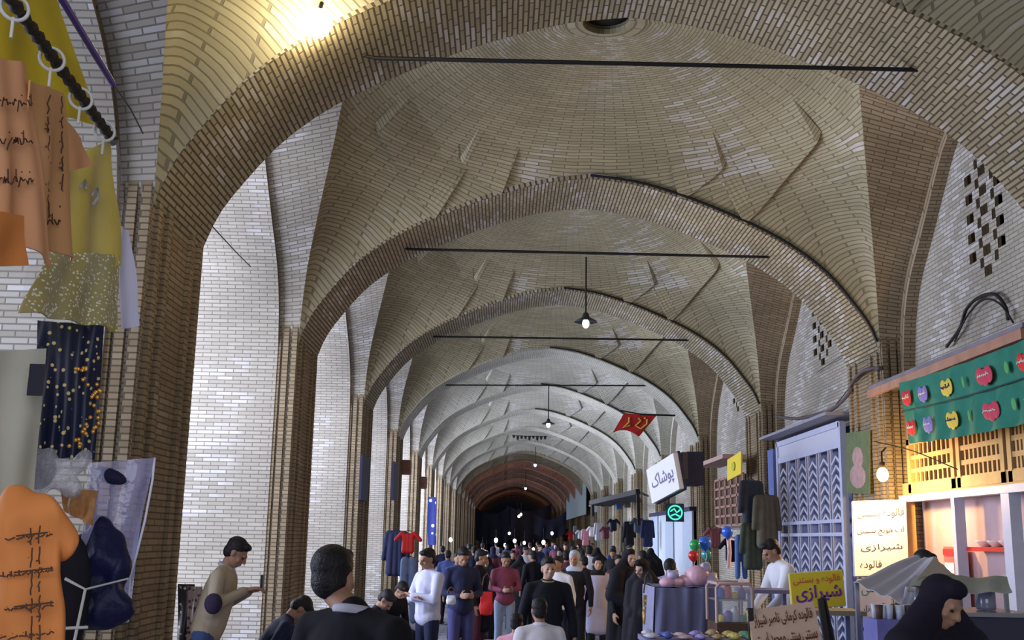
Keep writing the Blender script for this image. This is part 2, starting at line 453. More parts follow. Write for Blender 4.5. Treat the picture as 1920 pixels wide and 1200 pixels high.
# dark lantern cover over each oculus
for k in range(0, NB):
    b = MB(); b.lathe((0,0,0), [(0,.02),(.33,.02),(.33,-.02),(0,-.02)], 16)
    if k == 0: oc = b.build('ceiling_cover', [M_DARK])
    c = oc if k == 0 else oc.copy()
    if k: COL.objects.link(c)
    c.location = (XN, BC(k), vault(0,0)+.10); struct(c)
# floor
b = MB(); b.face([(-9,-8,0),(9,-8,0),(9,175,0),(-9,175,0)], [(-9,-8),(9,-8),(9,175),(-9,175)])
struct(b.build('floor', [M_STONE]))
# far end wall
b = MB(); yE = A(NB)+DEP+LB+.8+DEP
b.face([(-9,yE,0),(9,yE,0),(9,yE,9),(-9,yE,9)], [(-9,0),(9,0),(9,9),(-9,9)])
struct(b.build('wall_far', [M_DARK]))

# ================================================================== OBJECTS
def voxel(name, b, m, parent=None, vox=.012, it=3, fac=.6):
    """one continuous skin over overlapping closed pieces"""
    o = b.build(name, m, parent, weld=True)
    r = o.modifiers.new('r', 'REMESH'); r.mode = 'VOXEL'; r.voxel_size = vox; r.use_smooth_shade = True
    if it:
        q = o.modifiers.new('s', 'SMOOTH'); q.iterations = it; q.factor = fac
    bpy.context.view_layer.update()
    dg = bpy.context.evaluated_depsgraph_get()
    me = bpy.data.meshes.new_from_object(o.evaluated_get(dg))
    old = o.data; o.modifiers.clear(); o.data = me; bpy.data.meshes.remove(old); me.name = name
    if not me.materials: me.materials.append(m)
    return o
def cap(b, p0, r0, p1, r1, n=12):
    p0, p1 = Vector(p0), Vector(p1); d = p1-p0; L = d.length
    if L < 1e-5: b.ell(p0, r0, nu=n, nv=8); return
    d /= L; pts = []; rr = []
    for k in range(4): a = PI/2*k/4; pts.append(p0 - d*(r0*math.cos(a))); rr.append(max(r0*math.sin(a), r0*.06))
    pts += [p0, p1]; rr += [r0, r1]
    for k in range(3, -1, -1): a = PI/2*k/4; pts.append(p1 + d*(r1*math.cos(a))); rr.append(max(r1*math.sin(a), r1*.06))
    b.tube(pts, rr, n)
def chain(b, pts, rr, n=12):
    for i in range(len(pts)-1): cap(b, pts[i], rr[i], pts[i+1], rr[i+1], n)

SKIN = mat('skin', (.36,.20,.13), .55, noise=.12, nscale=20)
SKIN2 = mat('skin', (.50,.31,.22), .55, noise=.12, nscale=20)
HAIR = mat('hair', (.012,.010,.012), .55, noise=.4, nscale=60, bump=.5)
EYEM = mat('eye', (.02,.012,.01), .2)
BLACK = mat('cloth', (.010,.010,.016), .85, noise=.3, nscale=9, bump=.3)
SHOE = mat('leather', (.02,.018,.02), .4)
def RX(a): return Matrix.Rotation(a, 3, 'X')
def RY(a): return Matrix.Rotation(a, 3, 'Y')
def RZ(a): return Matrix.Rotation(a, 3, 'Z')
def head_prims(b, c, M, k=1.0):
    """face looks along -Y of M"""
    P = lambda x, y, z: c + M @ Vector((x*k, y*k, z*k))
    def E(x, y, z, r, n=14): b.ell(P(x, y, z), tuple(q*k for q in r), M, n, 10)
    E(0, .012, .035, (.074,.094,.085)); E(0, -.02, -.02, (.062,.070,.085)); E(0, -.048, -.072, (.036,.034,.030))
    E(0, -.083, .030, (.050,.014,.012), 10)                                   # brow
    cap(b, P(0,-.088,.022), .010*k, P(0,-.108,-.018), .015*k, 8)               # nose
    E(.014, -.098, -.022, (.010,.010,.008), 8); E(-.014, -.098, -.022, (.010,.010,.008), 8)
    E(0, -.088, -.048, (.024,.011,.006), 8); E(0, -.086, -.060, (.021,.012,.007), 8)   # lips
    E(.042, -.062, -.018, (.020,.018,.018), 8); E(-.042, -.062, -.018, (.020,.018,.018), 8)
    for sx in (-1, 1): E(sx*.076, .008, .0, (.010,.020,.032), 8)
def hand(b, wr, d, nrm, side, curl=.5, k=1.0):
    """palm and five fingers; d pointing to the finger tips, nrm out of the back of the hand, side = thumb direction sign"""
    d = Vector(d).normalized(); nrm = Vector(nrm); nrm = (nrm - d*nrm.dot(d)).normalized(); u = d.cross(nrm)*side
    M = Matrix((u, d, nrm)).transposed(); wr = Vector(wr)
    b.ell(wr + d*.045*k, (.040*k, .050*k, .016*k), M, 12, 8)
    for j, (o, L) in enumerate([(.030,.072), (.010,.080), (-.011,.074), (-.031,.058)]):
        p = wr + d*.078*k + u*o*k; a = 0; r = .0098*k; q = d.copy()
        for s_ in range(3):
            a += curl*(.55 + .1*j)
            q = (d*math.cos(a) - nrm*math.sin(a)).normalized(); p2 = p + q*(L*k/3)
            cap(b, p, r, p2, r*.92, 8); p = p2; r *= .92
    p = wr + d*.018*k + u*.030*k; q = (d*.55 + u*.75 - nrm*.2).normalized(); p2 = p + q*.034*k
    cap(b, p, .013*k, p2, .0115*k, 8); q = (d*.9 + u*.25 - nrm*.5).normalized(); cap(b, p2, .0115*k, p2 + q*.030*k, .0095*k, 8)

def person(label, loc, rz, h=1.72, top=None, legs=None, skin=None, lean=0, twist=0, head=(0,0,0), arms=None, legpose=None,
           hair='short', coat=None, vox=.013, group=None, girth=1.0, collar=None, hands=True, skirt=False, hoff=(0,0,0), beard=False, sit=0, hvox=None, tmat=None):
    """arms: {side: (elbow, wrist, finger direction)} in body space, x right of the picture when rz = 0, facing -Y"""
    k = h/1.75; skin = skin or SKIN; g = girth
    root = thing('person', label, 'person', loc, rz, group)
    B = RZ(twist) @ RX(lean)                      # lean > 0 bends forward (towards -Y)
    hip = Vector((0, 0, (.93-sit)*k))
    def T(x, y, z): return hip + B @ Vector((x*k, y*k, (z-.93)*k))
    nb, hc = T(0, .015, 1.47), T(hoff[0], -.015+hoff[1], 1.605+hoff[2])
    HM = B @ RZ(head[2]) @ RX(head[0]) @ RY(head[1])
    hc = hc + HM @ Vector((0, -.012, .01))
    sh = {s_: T(s_*.18*g, .01, 1.405) for s_ in (-1, 1)}
    arms = arms or {}; el = {}; wr = {}; fd = {}
    for s_ in (-1, 1):
        a = arms.get(s_) or ((s_*.25*g, .03, 1.14), (s_*.27*g, -.05, .90), (0, -.1, -1))
        el[s_] = T(*a[0]); wr[s_] = T(*a[1]); fd[s_] = B @ Vector(a[2])
    lp = legpose or {}; kn = {}; an = {}; hp = {}
    for s_ in (-1, 1):
        hp[s_] = hip + RZ(twist) @ Vector((s_*.09*k, 0, -.02*k))
        q = lp.get(s_) or ((s_*.10, -.01, .49), (s_*.11, .03, .09))
        kn[s_] = RZ(twist) @ Vector(q[0])*k; an[s_] = RZ(twist) @ Vector(q[1])*k
    # skin
    b = MB(); head_prims(b, hc, HM, k)
    cap(b, nb, .054*k, hc + HM @ Vector((0,.02,-.03))*k, .050*k)
    chain(b, [T(0,0,.95), T(0,0,1.12), T(0,0,1.32)], [.11*k, .105*k, .12*k]); chain(b, [sh[-1], sh[1]], [.055*k, .055*k])
    chain(b, [T(0,0,1.32), nb], [.11*k, .055*k])
    for s_ in (-1, 1):
        chain(b, [sh[s_], el[s_], wr[s_]], [.047*k, .036*k, .025*k])
        chain(b, [hp[s_], kn[s_], an[s_]], [.075*k, .050*k, .036*k]); cap(b, an[s_], .034*k, an[s_] + (RZ(twist) @ Vector((0,-.13,-.05)))*k, .026*k)
        if hands: hand(b, wr[s_], fd[s_], B @ Vector((s_, 0, 0)) if abs(fd[s_].normalized().x) < .8 else B @ Vector((0, 0, 1)), s_, .45, k*1.05)
        else: cap(b, wr[s_], .03*k, wr[s_] + fd[s_].normalized()*.11*k, .025*k)
    body = voxel('body', b, skin, root, vox*(.8 if hands else 1), 2)
    if vox < .014:
        for s_ in (-1, 1):
            e = MB(); e.ell(hc + HM @ Vector((s_*.030, -.078, .008))*k, (.013*k, .010*k, .007*k), HM, 10, 6); e.build('eye', EYEM, body)
    top = top or BLACK; legs = legs or BLACK
    # top garment
    b = MB()
    b.ell(T(0,.0,1.33), (.185*k*g, .125*k*g, .17*k), B, 18, 10); b.ell(T(0,0,1.13), (.165*k*g, .125*k*g, .18*k), B, 18, 10)
    chain(b, [T(0,0,1.0), T(0,0,1.3)], [.145*k*g, .14*k*g]); b.ell(T(0,0,.95), (.178*k*g, .135*k*g, .12*k), B, 18, 10)
    cap(b, T(0,.01,1.38), .12*k, T(0,.012,1.475), .068*k)
    for s_ in (-1, 1):
        cap(b, T(s_*.045,.012,1.44), .070*k, sh[s_], .064*k*g)
        chain(b, [sh[s_], el[s_], el[s_] + (wr[s_]-el[s_])*.9], [.068*k*g, .053*k*g, .040*k*g])
    if coat:
        for s_ in (-1, 0, 1): cap(b, T(s_*.07, 0, .95), .12*k*g, hip + Vector((s_*.085, .0, (coat-.93)))*k, .115*k*g)
    voxel('coat' if coat else 'shirt', b, tmat or top, root, vox, 4)
    # legs
    b = MB()
    if skirt:
        for s_ in (-1, 0, 1): cap(b, hip + Vector((s_*.06, 0, .05))*k, .12*k, Vector((s_*.12, .0, .10))*k, .13*k)
        for t in range(8): cap(b, hip, .13*k, Vector((.17*math.cos(t*PI/4), .15*math.sin(t*PI/4), .07))*k, .05*k, 8)
    else:
        b.ell(hip + Vector((0,0,.02))*k, (.17*k, .125*k, .13*k), RZ(twist), 16, 10)
        for s_ in (-1, 1): chain(b, [hp[s_], kn[s_], an[s_]], [.098*k, .070*k, .060*k])
    voxel('skirt' if skirt else 'trousers', b, legs, root, vox*1.1, 3)
    for s_ in (-1, 1):
        b = MB(); F_ = RZ(twist); a = an[s_] + Vector((0,0,-.03*k))
        cap(b, a + (F_ @ Vector((0,.03,-.01)))*k, .045*k, a + (F_ @ Vector((0,-.15,-.02)))*k, .036*k); voxel('shoe', b, SHOE, root, .016, 2)
    # hair or scarf
    b = MB(); P = lambda x, y, z: hc + HM @ Vector((x*k, y*k, z*k))
    if hair == 'short':
        b.ell(P(0,.026,.060), (.084*k,.096*k,.082*k), HM, 18, 12); b.ell(P(0,.050,.0), (.074*k,.066*k,.075*k), HM, 14, 10)
        b.ell(P(0,-.045,.100), (.060*k,.045*k,.030*k), HM, 12, 8)
        voxel('hair', b, HAIR, root, .010 if vox < .014 else .014, 2)
    elif hair in ('scarf', 'chador'):
        hm = collar or BLACK
        b.ell(P(0,.030,.045), (.092*k,.100*k,.098*k), HM, 18, 12); b.ell(P(0,.030,-.04), (.088*k,.085*k,.10*k), HM, 16, 10)
        b.ell(P(0,.0,-.135), (.085*k,.080*k,.055*k), HM, 14, 8); b.ell(P(0,-.035,.105), (.066*k,.060*k,.045*k), HM, 12, 8)
        if hair == 'scarf':
            b.ell(T(0,.01,1.44), (.16*k,.11*k,.09*k), B, 14, 8); voxel('headscarf', b, hm, root, .012, 3)
        else:
            for s_ in (-1, 1):
                cap(b, P(0,.03,0), .085*k, sh[s_] + Vector((0,.0,.02)), .085*k)
                cap(b, sh[s_], .095*k, el[s_], .10*k); cap(b, el[s_], .10*k, T(s_*.10,-.10,1.05), .09*k)
                cap(b, sh[s_], .11*k, Vector((s_*.20, .02, .12))*k, .14*k)
            for t in range(12): cap(b, T(0,0,1.25), .16*k, Vector((.27*math.cos(t*PI/6), .22*math.sin(t*PI/6), .06))*k, .07*k, 8)
            cap(b, T(0,0,1.35), .15*k, Vector((0,0,.15))*k, .26*k)
            voxel('chador', b, hm, root, max(vox, .014), 4)
    if collar and hair == 'short':
        b = MB(); pts = [T(.066*math.cos(t*PI/8), .012+.062*math.sin(t*PI/8), 1.488 - .012*math.sin(t*PI/8+PI)) for t in range(16)]
        b.tube(pts, .018*k, 8, closed=True); b.build('collar', collar, root)
    return root
def standing(px, py, Y, h):
    """ground point below a head top seen at px, py"""
    p = at(px, py, Y); return Vector((p.x, p.y, 0))

TAN = mat('cloth', (.40,.33,.24), .8, noise=.15, nscale=6, bump=.3)
JEAN = mat('denim', (.05,.08,.20), .85, noise=.35, nscale=10, bump=.2)
LJEAN = mat('denim', (.28,.36,.50), .85, noise=.3, nscale=10, bump=.2)
NAVY = mat('cloth', (.012,.016,.05), .8, noise=.3, nscale=9, bump=.3)
WHITE = mat('cloth', (.72,.73,.80), .8, noise=.08, nscale=8, bump=.2)
LGREY = mat('cloth', (.46,.46,.54), .8, noise=.15, nscale=8, bump=.2)
LAV = mat('cloth', (.50,.48,.66), .8, noise=.15, nscale=8, bump=.2)
MAROON = mat('cloth', (.12,.03,.05), .8, noise=.3, nscale=9, bump=.2)
RED = mat('cloth', (.55,.02,.02), .6, noise=.2, nscale=9)
PINK = mat('cloth', (.70,.32,.42), .7, noise=.2, nscale=9)
BROWN = mat('cloth', (.10,.06,.04), .8, noise=.3, nscale=9)


def quad(b, tl, tr, br, bl, th, nrm=None):
    """flat slab with four given corners"""
    tl, tr, br, bl = map(Vector, (tl, tr, br, bl)); n = (tr-tl).cross(bl-tl).normalized() if nrm is None else Vector(nrm).normalized()
    a = [tl, bl, br, tr]; c = [p - n*th for p in a]
    if (a[1]-a[0]).cross(a[2]-a[1]).dot(n) < 0: a.reverse(); c.reverse()
    W_ = (tr-tl).length; H_ = (bl-tl).length; uv = [(0,H_),(0,0),(W_,0),(W_,H_)]
    b.face(a, uv); b.face(list(reversed(c)), list(reversed(uv)))
    for i in range(4):
        j = (i+1) % 4; b.face([a[j], a[i], c[i], c[j]], [(0,0),(W_,0),(W_,th),(0,th)])
def cloth(b, tl, tr, br, bl, nx=16, ny=14, amp=.02, waves=4, th=.004, sag=0, seed=0, scallop=0):
    tl, tr, br, bl = map(Vector, (tl, tr, br, bl)); n = (tr-tl).cross(bl-tl).normalized(); rs = random.Random(seed); ph = [rs.uniform(0, 6) for _ in range(4)]
    P = []
    for j in range(ny+1):
        v = j/ny; row = []
        for i in range(nx+1):
            u = i/nx; p = (tl*(1-u)+tr*u)*(1-v) + (bl*(1-u)+br*u)*v
            d = amp*(math.sin(waves*2*PI*u+ph[0]+v*1.2)*(.35+.65*v) + .4*math.sin(waves*4.3*u+ph[1]+v*5) + .3*math.sin(7*v+ph[2]+u*3))
            p = p + n*d; p.z -= sag*math.sin(PI*u)*(1-v*.3); p.z += scallop*math.sin(PI*u)*v
            row.append(p)
        P.append(row)
    Wd = (tr-tl).length; Hd = (bl-tl).length
    U = [[(i/nx*Wd, (1-j/ny)*Hd) for i in range(nx+1)] for j in range(ny+1)]
    b.grid(P, U, True, True); Q = [[p - n*th for p in r] for r in P]; b.grid(Q, U, True)
    rim = P[0] + [r[-1] for r in P[1:]] + P[-1][-2::-1] + [r[0] for r in P[-2:0:-1]]
    rim2 = Q[0] + [r[-1] for r in Q[1:]] + Q[-1][-2::-1] + [r[0] for r in Q[-2:0:-1]]
    m = len(rim)
    for i in range(m): b.face([rim[i], rim2[i], rim2[(i+1) % m], rim[(i+1) % m]])
_F = {'ا':('\uFE8D','\uFE8E',None,None),'آ':('\uFE81','\uFE82',None,None),'ب':('\uFE8F','\uFE90','\uFE91','\uFE92'),'پ':('\uFB56','\uFB57','\uFB58','\uFB59'),'ت':('\uFE95','\uFE96','\uFE97','\uFE98'),
'ج':('\uFE9D','\uFE9E','\uFE9F','\uFEA0'),'ح':('\uFEA1','\uFEA2','\uFEA3','\uFEA4'),'خ':('\uFEA5','\uFEA6','\uFEA7','\uFEA8'),'د':('\uFEA9','\uFEAA',None,None),'ر':('\uFEAD','\uFEAE',None,None),'ز':('\uFEAF','\uFEB0',None,None),
'س':('\uFEB1','\uFEB2','\uFEB3','\uFEB4'),'ش':('\uFEB5','\uFEB6','\uFEB7','\uFEB8'),'ص':('\uFEB9','\uFEBA','\uFEBB','\uFEBC'),'ف':('\uFED1','\uFED2','\uFED3','\uFED4'),'ق':('\uFED5','\uFED6','\uFED7','\uFED8'),
'ک':('\uFB8E','\uFB8F','\uFB90','\uFB91'),'ل':('\uFEDD','\uFEDE','\uFEDF','\uFEE0'),'م':('\uFEE1','\uFEE2','\uFEE3','\uFEE4'),'ن':('\uFEE5','\uFEE6','\uFEE7','\uFEE8'),'و':('\uFEED','\uFEEE',None,None),
'ه':('\u06D5','\uFEEA','\uFEEB','\uFEEC'),'ی':('\uFBFC','\uFBFD','\uFBFE','\uFBFF')}
def shape(t):
    out = []
    for i, c in enumerate(t):
        if c not in _F: out.append(c); continue
        f = _F[c]; prev = i > 0 and t[i-1] in _F and _F[t[i-1]][2] is not None; nx = i+1 < len(t) and t[i+1] in _F and f[2] is not None
        out.append(f[3 if prev and nx else 1 if prev else 2 if nx else 0])
    return ''.join(reversed(out))
def text(name, s_, tl, tr, bl, m, parent, x0, x1, y0, y1, lift=.004, th=.002, bold=0, shp=True):
    """lettering inside the rectangle tl tr bl, box x0..x1, y0..y1 in fractions from top left"""
    cu = bpy.data.curves.new(name, 'FONT'); cu.body = shape(s_) if shp else s_; cu.extrude = th; cu.offset = bold; cu.size = 1; cu.resolution_u = 3
    o = bpy.data.objects.new(name, cu); COL.objects.link(o); bpy.context.view_layer.update()
    me = bpy.data.meshes.new_from_object(o.evaluated_get(bpy.context.evaluated_depsgraph_get())); bpy.data.objects.remove(o); bpy.data.curves.remove(cu)
    tl, tr, bl = Vector(tl), Vector(tr), Vector(bl); U = tr-tl; D = bl-tl; n = D.cross(U).normalized()
    if not me.vertices: return None
    xs = [v.co.x for v in me.vertices]; ys = [v.co.y for v in me.vertices]; ax, bx_, ay, by = min(xs), max(xs), min(ys), max(ys)
    for v in me.vertices:
        u = x0 + (v.co.x-ax)/(bx_-ax)*(x1-x0); w_ = y1 - (v.co.y-ay)/(by-ay)*(y1-y0)
        v.co = tl + U*u + D*w_ + n*(lift + v.co.z*.5)
    me.materials.clear(); me.materials.append(m)
    q = bpy.data.objects.new(name, me); COL.objects.link(q); q.parent = parent; return q
def strokes(b, tl, tr, bl, lines, r, lift=.006):
    """brush strokes: polylines in fractions of the rectangle"""
    tl, tr, bl = Vector(tl), Vector(tr), Vector(bl); U = tr-tl; D = bl-tl; n = D.cross(U).normalized()
    for ln in lines: b.tube([tl + U*x + D*y + n*lift for x, y in ln], r, 6)
def scribble(rs, x0, x1, y, h):
    """one line of running script"""
    out = []; x = x1
    while x > x0:
        L = rs.uniform(.05, .13)*(x1-x0)*2; n = rs.randint(4, 7); pts = []
        for i in range(n): pts.append((x - L*i/(n-1), y + h*rs.uniform(-.25, .25) + (h*.35 if i == n-1 and rs.random() < .5 else 0)))
        out.append(pts)
        if rs.random() < .5: out.append([(x-L*.5, y-h*.55), (x-L*.5-.004, y-h*.5)])
        if rs.random() < .35: out.append([(x-L*.2, y-h*.7), (x-L*.2, y+h*.1)])
        x -= L + .03*(x1-x0)
    return out

# ------------------------------------------------------------------ people named one by one
p = standing(424, 1008, 9.3, 1.75); p.x -= .11; sth = .11
b = MB(); b.box((p.x-.7, p.y-.5, 0), (p.x+.35, p.y+.5, sth)); struct(b.build('trim_step', M_STONE))
p.z = sth
man = person('man in a tan jacket with dark elbow patch, looking down at his phone', 'x' and p, .0, 1.74, TAN, JEAN, lean=.26, twist=PI/2, head=(.35,0,0),
       arms={-1: ((-.25,-.04,1.18), (-.07,-.23,1.36), (.35,-1,.5)), 1: ((.25,-.04,1.18), (.09,-.23,1.34), (-.35,-1,.5))}, vox=.010, collar=mat('cloth', (.5,.47,.55), .8))
B_ = RZ(PI/2) @ RX(.26)
def TB(x, y, z): return Vector((0,0,.925)) + B_ @ Vector((x, y, z-.93))
b = MB(); c = TB(0.01, -.315, 1.45); b.bx(c, (.02, .06, .11)); ph = b.build('mobile_phone', mat('plastic', (.02,.02,.025), .3)); ph.location = p
tag(ph, 'small dark phone held by the man in the tan jacket', 'phone')
b = MB(); b.ell(TB(-.272, -.045, 1.20), (.075, .045, .085), None, 12, 8); b.build('elbow_patch', mat('cloth', (.03,.02,.05), .9), man)
p = standing(672, 1013, 4.45, 1.8)
person('large man in black jacket seen from behind, pale collar at his nape', p, 0, 1.83, mat('cloth', (.006,.006,.010), .9), NAVY, twist=PI-.55, head=(.05,.04,.25),
       vox=.012, collar=LGREY, girth=1.1, hoff=(.13,0,-.02))
# helper for the crowd
def P_(px, py, Y, label, top, legs, twist, **kw):
    q = standing(px, py, Y, 0); zt = at(px, py, Y).z + kw.pop('dz', 0); return person(label, q, 0, zt/1.0 if not kw.get('sit') else kw.pop('hh', 1.7), top, legs, twist=twist, **kw)
FOLD = {-1: ((-.25,-.08,1.16), (.02,-.22,1.17), (1,.1,.2)), 1: ((.25,-.08,1.16), (-.02,-.24,1.20), (-1,.1,.1))}
HOLD = {-1: ((-.24,-.02,1.15), (-.08,-.26,1.12), (.3,-1,.1)), 1: ((.24,-.02,1.15), (.08,-.26,1.12), (-.3,-1,.1))}
P_(806, 1028, 13.0, 'man in white shirt with folded arms, turned towards the left arcade', mat('cloth', (.55,.56,.72), .8, noise=.12, nscale=6, bump=.2), NAVY, -.9, arms=FOLD, head=(.25,0,0), vox=.012, girth=1.08)
P_(868, 1025, 14.5, 'man in open dark denim jacket looking down at the ground', mat('denim', (.02,.025,.07), .85, noise=.5, nscale=6), mat('denim', (.07,.07,.20), .85, noise=.3), .3, arms=HOLD, head=(.5,0,0), vox=.013)
P_(900, 1030, 16.5, 'man in a black coat with a red bag against his side', BLACK, MAROON, 1.2, head=(.2,0,.2), coat=.6)
P_(948, 1035, 17.5, 'man in dark red shirt and pale jeans holding a packet', mat('cloth', (.22,.05,.09), .8, noise=.5, nscale=5), LJEAN, .2, arms=HOLD, head=(.3,0,0))
P_(1028, 1044, 11.5, 'man in black sweater walking towards the camera, cream collar', mat('cloth', (.010,.012,.02), .9), mat('denim', (.12,.12,.26), .85), .1, vox=.011, girth=1.08, collar=mat('cloth', (.4,.36,.18), .8), head=(.05,0,.1), skin=SKIN2)
P_(1078, 1032, 16.6, 'person in black with a red stripe on the chest and pale cap', BLACK, BLACK, -.3, hair='scarf', collar=mat('cloth', (.42,.45,.50), .8), head=(.15,0,0))
P_(1120, 1043, 17.2, 'woman in a long pale lavender coat and black headscarf', LAV, BLACK, .1, hair='scarf', collar=BLACK, coat=.55, skin=SKIN2)
P_(1105, 1022, 24, 'person in white shirt seen from behind among the crowd', WHITE, NAVY, PI-.3)
P_(1178, 1030, 15.0, 'tall woman in black chador facing the nave, pale face', BLACK, BLACK, .5, hair='chador', skirt=True, skin=SKIN2, girth=1.0)
P_(1206, 1048, 13.7, 'woman in black chador with yellow bag, beside the grey cart', BLACK, BLACK, -.8, hair='chador', skirt=True, skin=SKIN2, head=(.3,0,0))
q = P_(1262, 1056, 14.3, 'dark-haired person bending over the pink bundles on the cart', mat('cloth', (.30,.30,.42), .8), BLACK, -.3, lean=.35, head=(.7,0,0), dz=.12, arms={-1: ((-.25,-.16,1.10), (-.12,-.36,1.0), (0,-.5,-1)), 1: ((.25,-.16,1.10), (.12,-.36,1.0), (0,-.5,-1))})
q = P_(1484, 1016, 13.3, 'man in white shirt and black trousers leaning over a stall rail', WHITE, BLACK, -1.35, lean=.32, dz=.08, vox=.011, head=(.25,0,0),
   arms={-1: ((-.24,-.16,1.18), (-.10,-.40,1.08), (0,-1,-.4)), 1: ((.24,-.22,1.16), (.12,-.44,1.02), (0,-1,-.5))})
P_(1752, 1078, 5.3, 'woman in black chador close to the camera, looking down', mat('cloth', (.008,.007,.014), .9), BLACK, .35, hair='chador', collar=mat('cloth', (.010,.008,.018), .9, noise=.3, nscale=7, bump=.3), skirt=True, head=(.45,.1,.25), vox=.011, girth=1.05)
P_(1727, 1031, 10.6, 'dark-haired person behind the grey cloth canopy', mat('cloth', (.12,.10,.14), .8), BLACK, .8, head=(.3,0,0))
P_(968, 1150, 9.6, 'small child in pink top with dark hair', PINK, mat('denim', (.1,.1,.2), .8), PI-.4, girth=1.05)
P_(1012, 1122, 8.9, 'child in white top in front of the man in black sweater', mat('cloth', (.78,.76,.82), .8), LGREY, PI+.3, girth=1.1, collar=WHITE)
# squatting people
SQ = {-1: ((-.15,-.42,.52), (-.14,-.36,.09)), 1: ((.15,-.42,.52), (.14,-.36,.09))}
def squat(px, py, Y, label, top, legs, twist, seat, **kw):
    q = standing(px, py, Y, 0); q = q - (RZ(twist) @ Vector((0,-.30,0))); person(label, q, 0, 1.7, top, legs, twist=twist, lean=.45, sit=.40, legpose=SQ,
        arms={-1: ((-.24,-.12,1.16), (-.10,-.38,1.08), (.2,-1,-.3)), 1: ((.24,-.12,1.16), (.10,-.38,1.08), (-.2,-1,-.3))}, **kw)
    b = MB(); b.bx((q.x, q.y+.02, .19), (.38,.34,.38)); tag(b.build('crate', BROWN), seat, 'crate')
squat(752, 1085, 15.6, 'dark-clothed vendor sitting low by the pillar base', BLACK, NAVY, .9, 'box under the dark-clothed vendor by the pillar base', head=(.4,0,0))
squat(722, 1098, 13.2, 'second vendor sitting low, head bent over goods', mat('cloth', (.02,.02,.03), .9), BLACK, 1.3, 'box under the second vendor with bent head', head=(.5,0,0))
def low(px, py, Y): return standing(px, py, Y, 0)
q = low(488, 1112, 9.9); person('person in blue jeans sitting on a box beside the man with the phone', q+Vector((0,0,.25)), 0, 1.65, NAVY, mat('denim', (.06,.12,.38), .85, noise=.3), lean=.55, sit=.5, twist=1.9, legpose={-1: ((-.14,-.45,.52), (-.14,-.38,.09)), 1: ((.14,-.45,.52), (.14,-.38,.09))}, head=(.6,0,0))
b = MB(); b.bx((q.x-.1, q.y, .2), (.5,.45,.4)); tag(b.build('crate', BROWN), 'dark box used as a seat by the person in blue jeans', 'crate')
# ------------------------------------------------------------------ far crowd: seven figures, copied
crowd = []
tones = [('black', BLACK), ('navy', NAVY), ('grey', LGREY), ('brown', BROWN), ('maroon', MAROON), ('white', WHITE), ('blue', mat('cloth', (.06,.09,.28), .8))]
n0 = Vector((0, 0, 0))
kinds = [person('person in far crowd', n0, 0, 1.70, BLACK, NAVY, vox=.022, hands=False, twist=.2),
         person('person in far crowd', n0, 0, 1.74, BROWN, BLACK, vox=.022, hands=False, twist=0, head=(.2,0,.4)),
         person('person in far crowd', n0, 0, 1.60, BLACK, BLACK, vox=.022, hands=False, hair='chador', skirt=True, skin=SKIN2),
         person('person in far crowd', n0, 0, 1.62, BLACK, BLACK, vox=.022, hands=False, hair='scarf', coat=.5, collar=NAVY, skin=SKIN2)]
rs = random.Random(11)
spots = []
for px, py, Y in [(858,1034,20),(890,1022,26),(915,1040,21),(925,1022,30),(938,1026,34),(962,1030,27),(975,1038,23),(985,1024,32),(1000,1030,22),(1012,1020,38),(1050,1024,26),(1062,1030,21),(1046,1040,16),
                  (1075,1022,30),(1120,1024,28),(1150,1026,25.2),(1095,1040,19.5),(1150,1022,33),(1160,1038,19),(1205,1030,21),(1220,1024,26),(880,1018,36),(905,1017,42),(950,1018,45),(968,1017,50),(994,1016,48),
                  (1025,1016,52),(1042,1017,44),(1060,1018,40),(1085,1017,46),(1110,1017,42),(840,1030,24),(830,1022,31),(930,1016,58),(1008,1015,62),(978,1015,66),(1036,1015,60),(1180,1020,31)]:
    spots.append((px, py, Y))
words_ = ['dark jacket', 'navy jacket', 'pale grey shirt', 'brown jacket', 'maroon top', 'white shirt', 'blue shirt']
for i, (px, py, Y) in enumerate(spots):
    q = standing(px, py, Y, 0); kd = rs.choice([0,0,1,1,1,2,3]); src = kinds[kd]; ti = rs.randrange(7) if kd < 2 else rs.choice([0,1,3])
    if i < 4: src = kinds[i]; kd = i; r = src; r.location = q; r.rotation_euler = (0,0,rs.uniform(-.6,.6)+(PI if i % 2 else 0))
    else: r = dup(src, q, rs.uniform(-.7,.7) + (PI if rs.random() < .5 else 0))
    hgt = at(px, py, Y).z; base = [1.72,1.76,1.64,1.66][kd]; sc_ = max(.88, min(1.06, hgt/base)); r.scale = (sc_,)*3
    garment = {0: words_[ti], 1: words_[ti], 2: 'black chador', 3: 'long dark coat and headscarf'}[kd]
    for ch in children(r):
        if ch.name.startswith(('shirt', 'coat')) and kd != 2:
            for sl in ch.material_slots: sl.link = 'OBJECT'; sl.material = tones[ti][1] if kd < 2 else [BLACK, NAVY, BROWN, MAROON][ti % 4]
    crowd.append((r, garment, Y, px))
zones = [(18, 'near the stalls'), (23, 'behind the nearest walkers'), (29, 'in the middle of the hall'), (40, 'deep in the hall'), (99, 'far down by the dark end')]
for r, g, Y, px in crowd:
    z = [w_ for lim, w_ in zones if Y < lim][0]; sd = 'left arcade side' if px < 920 else 'middle of the crowd' if px < 1060 else 'right shop side'
    r['label'] = ('person in %s %s, %s' % (g.replace('long dark coat and headscarf','dark coat and headscarf'), z, sd)); r['group'] = 'crowd walking through the bazaar, %s %s %s' % (g, z, sd)

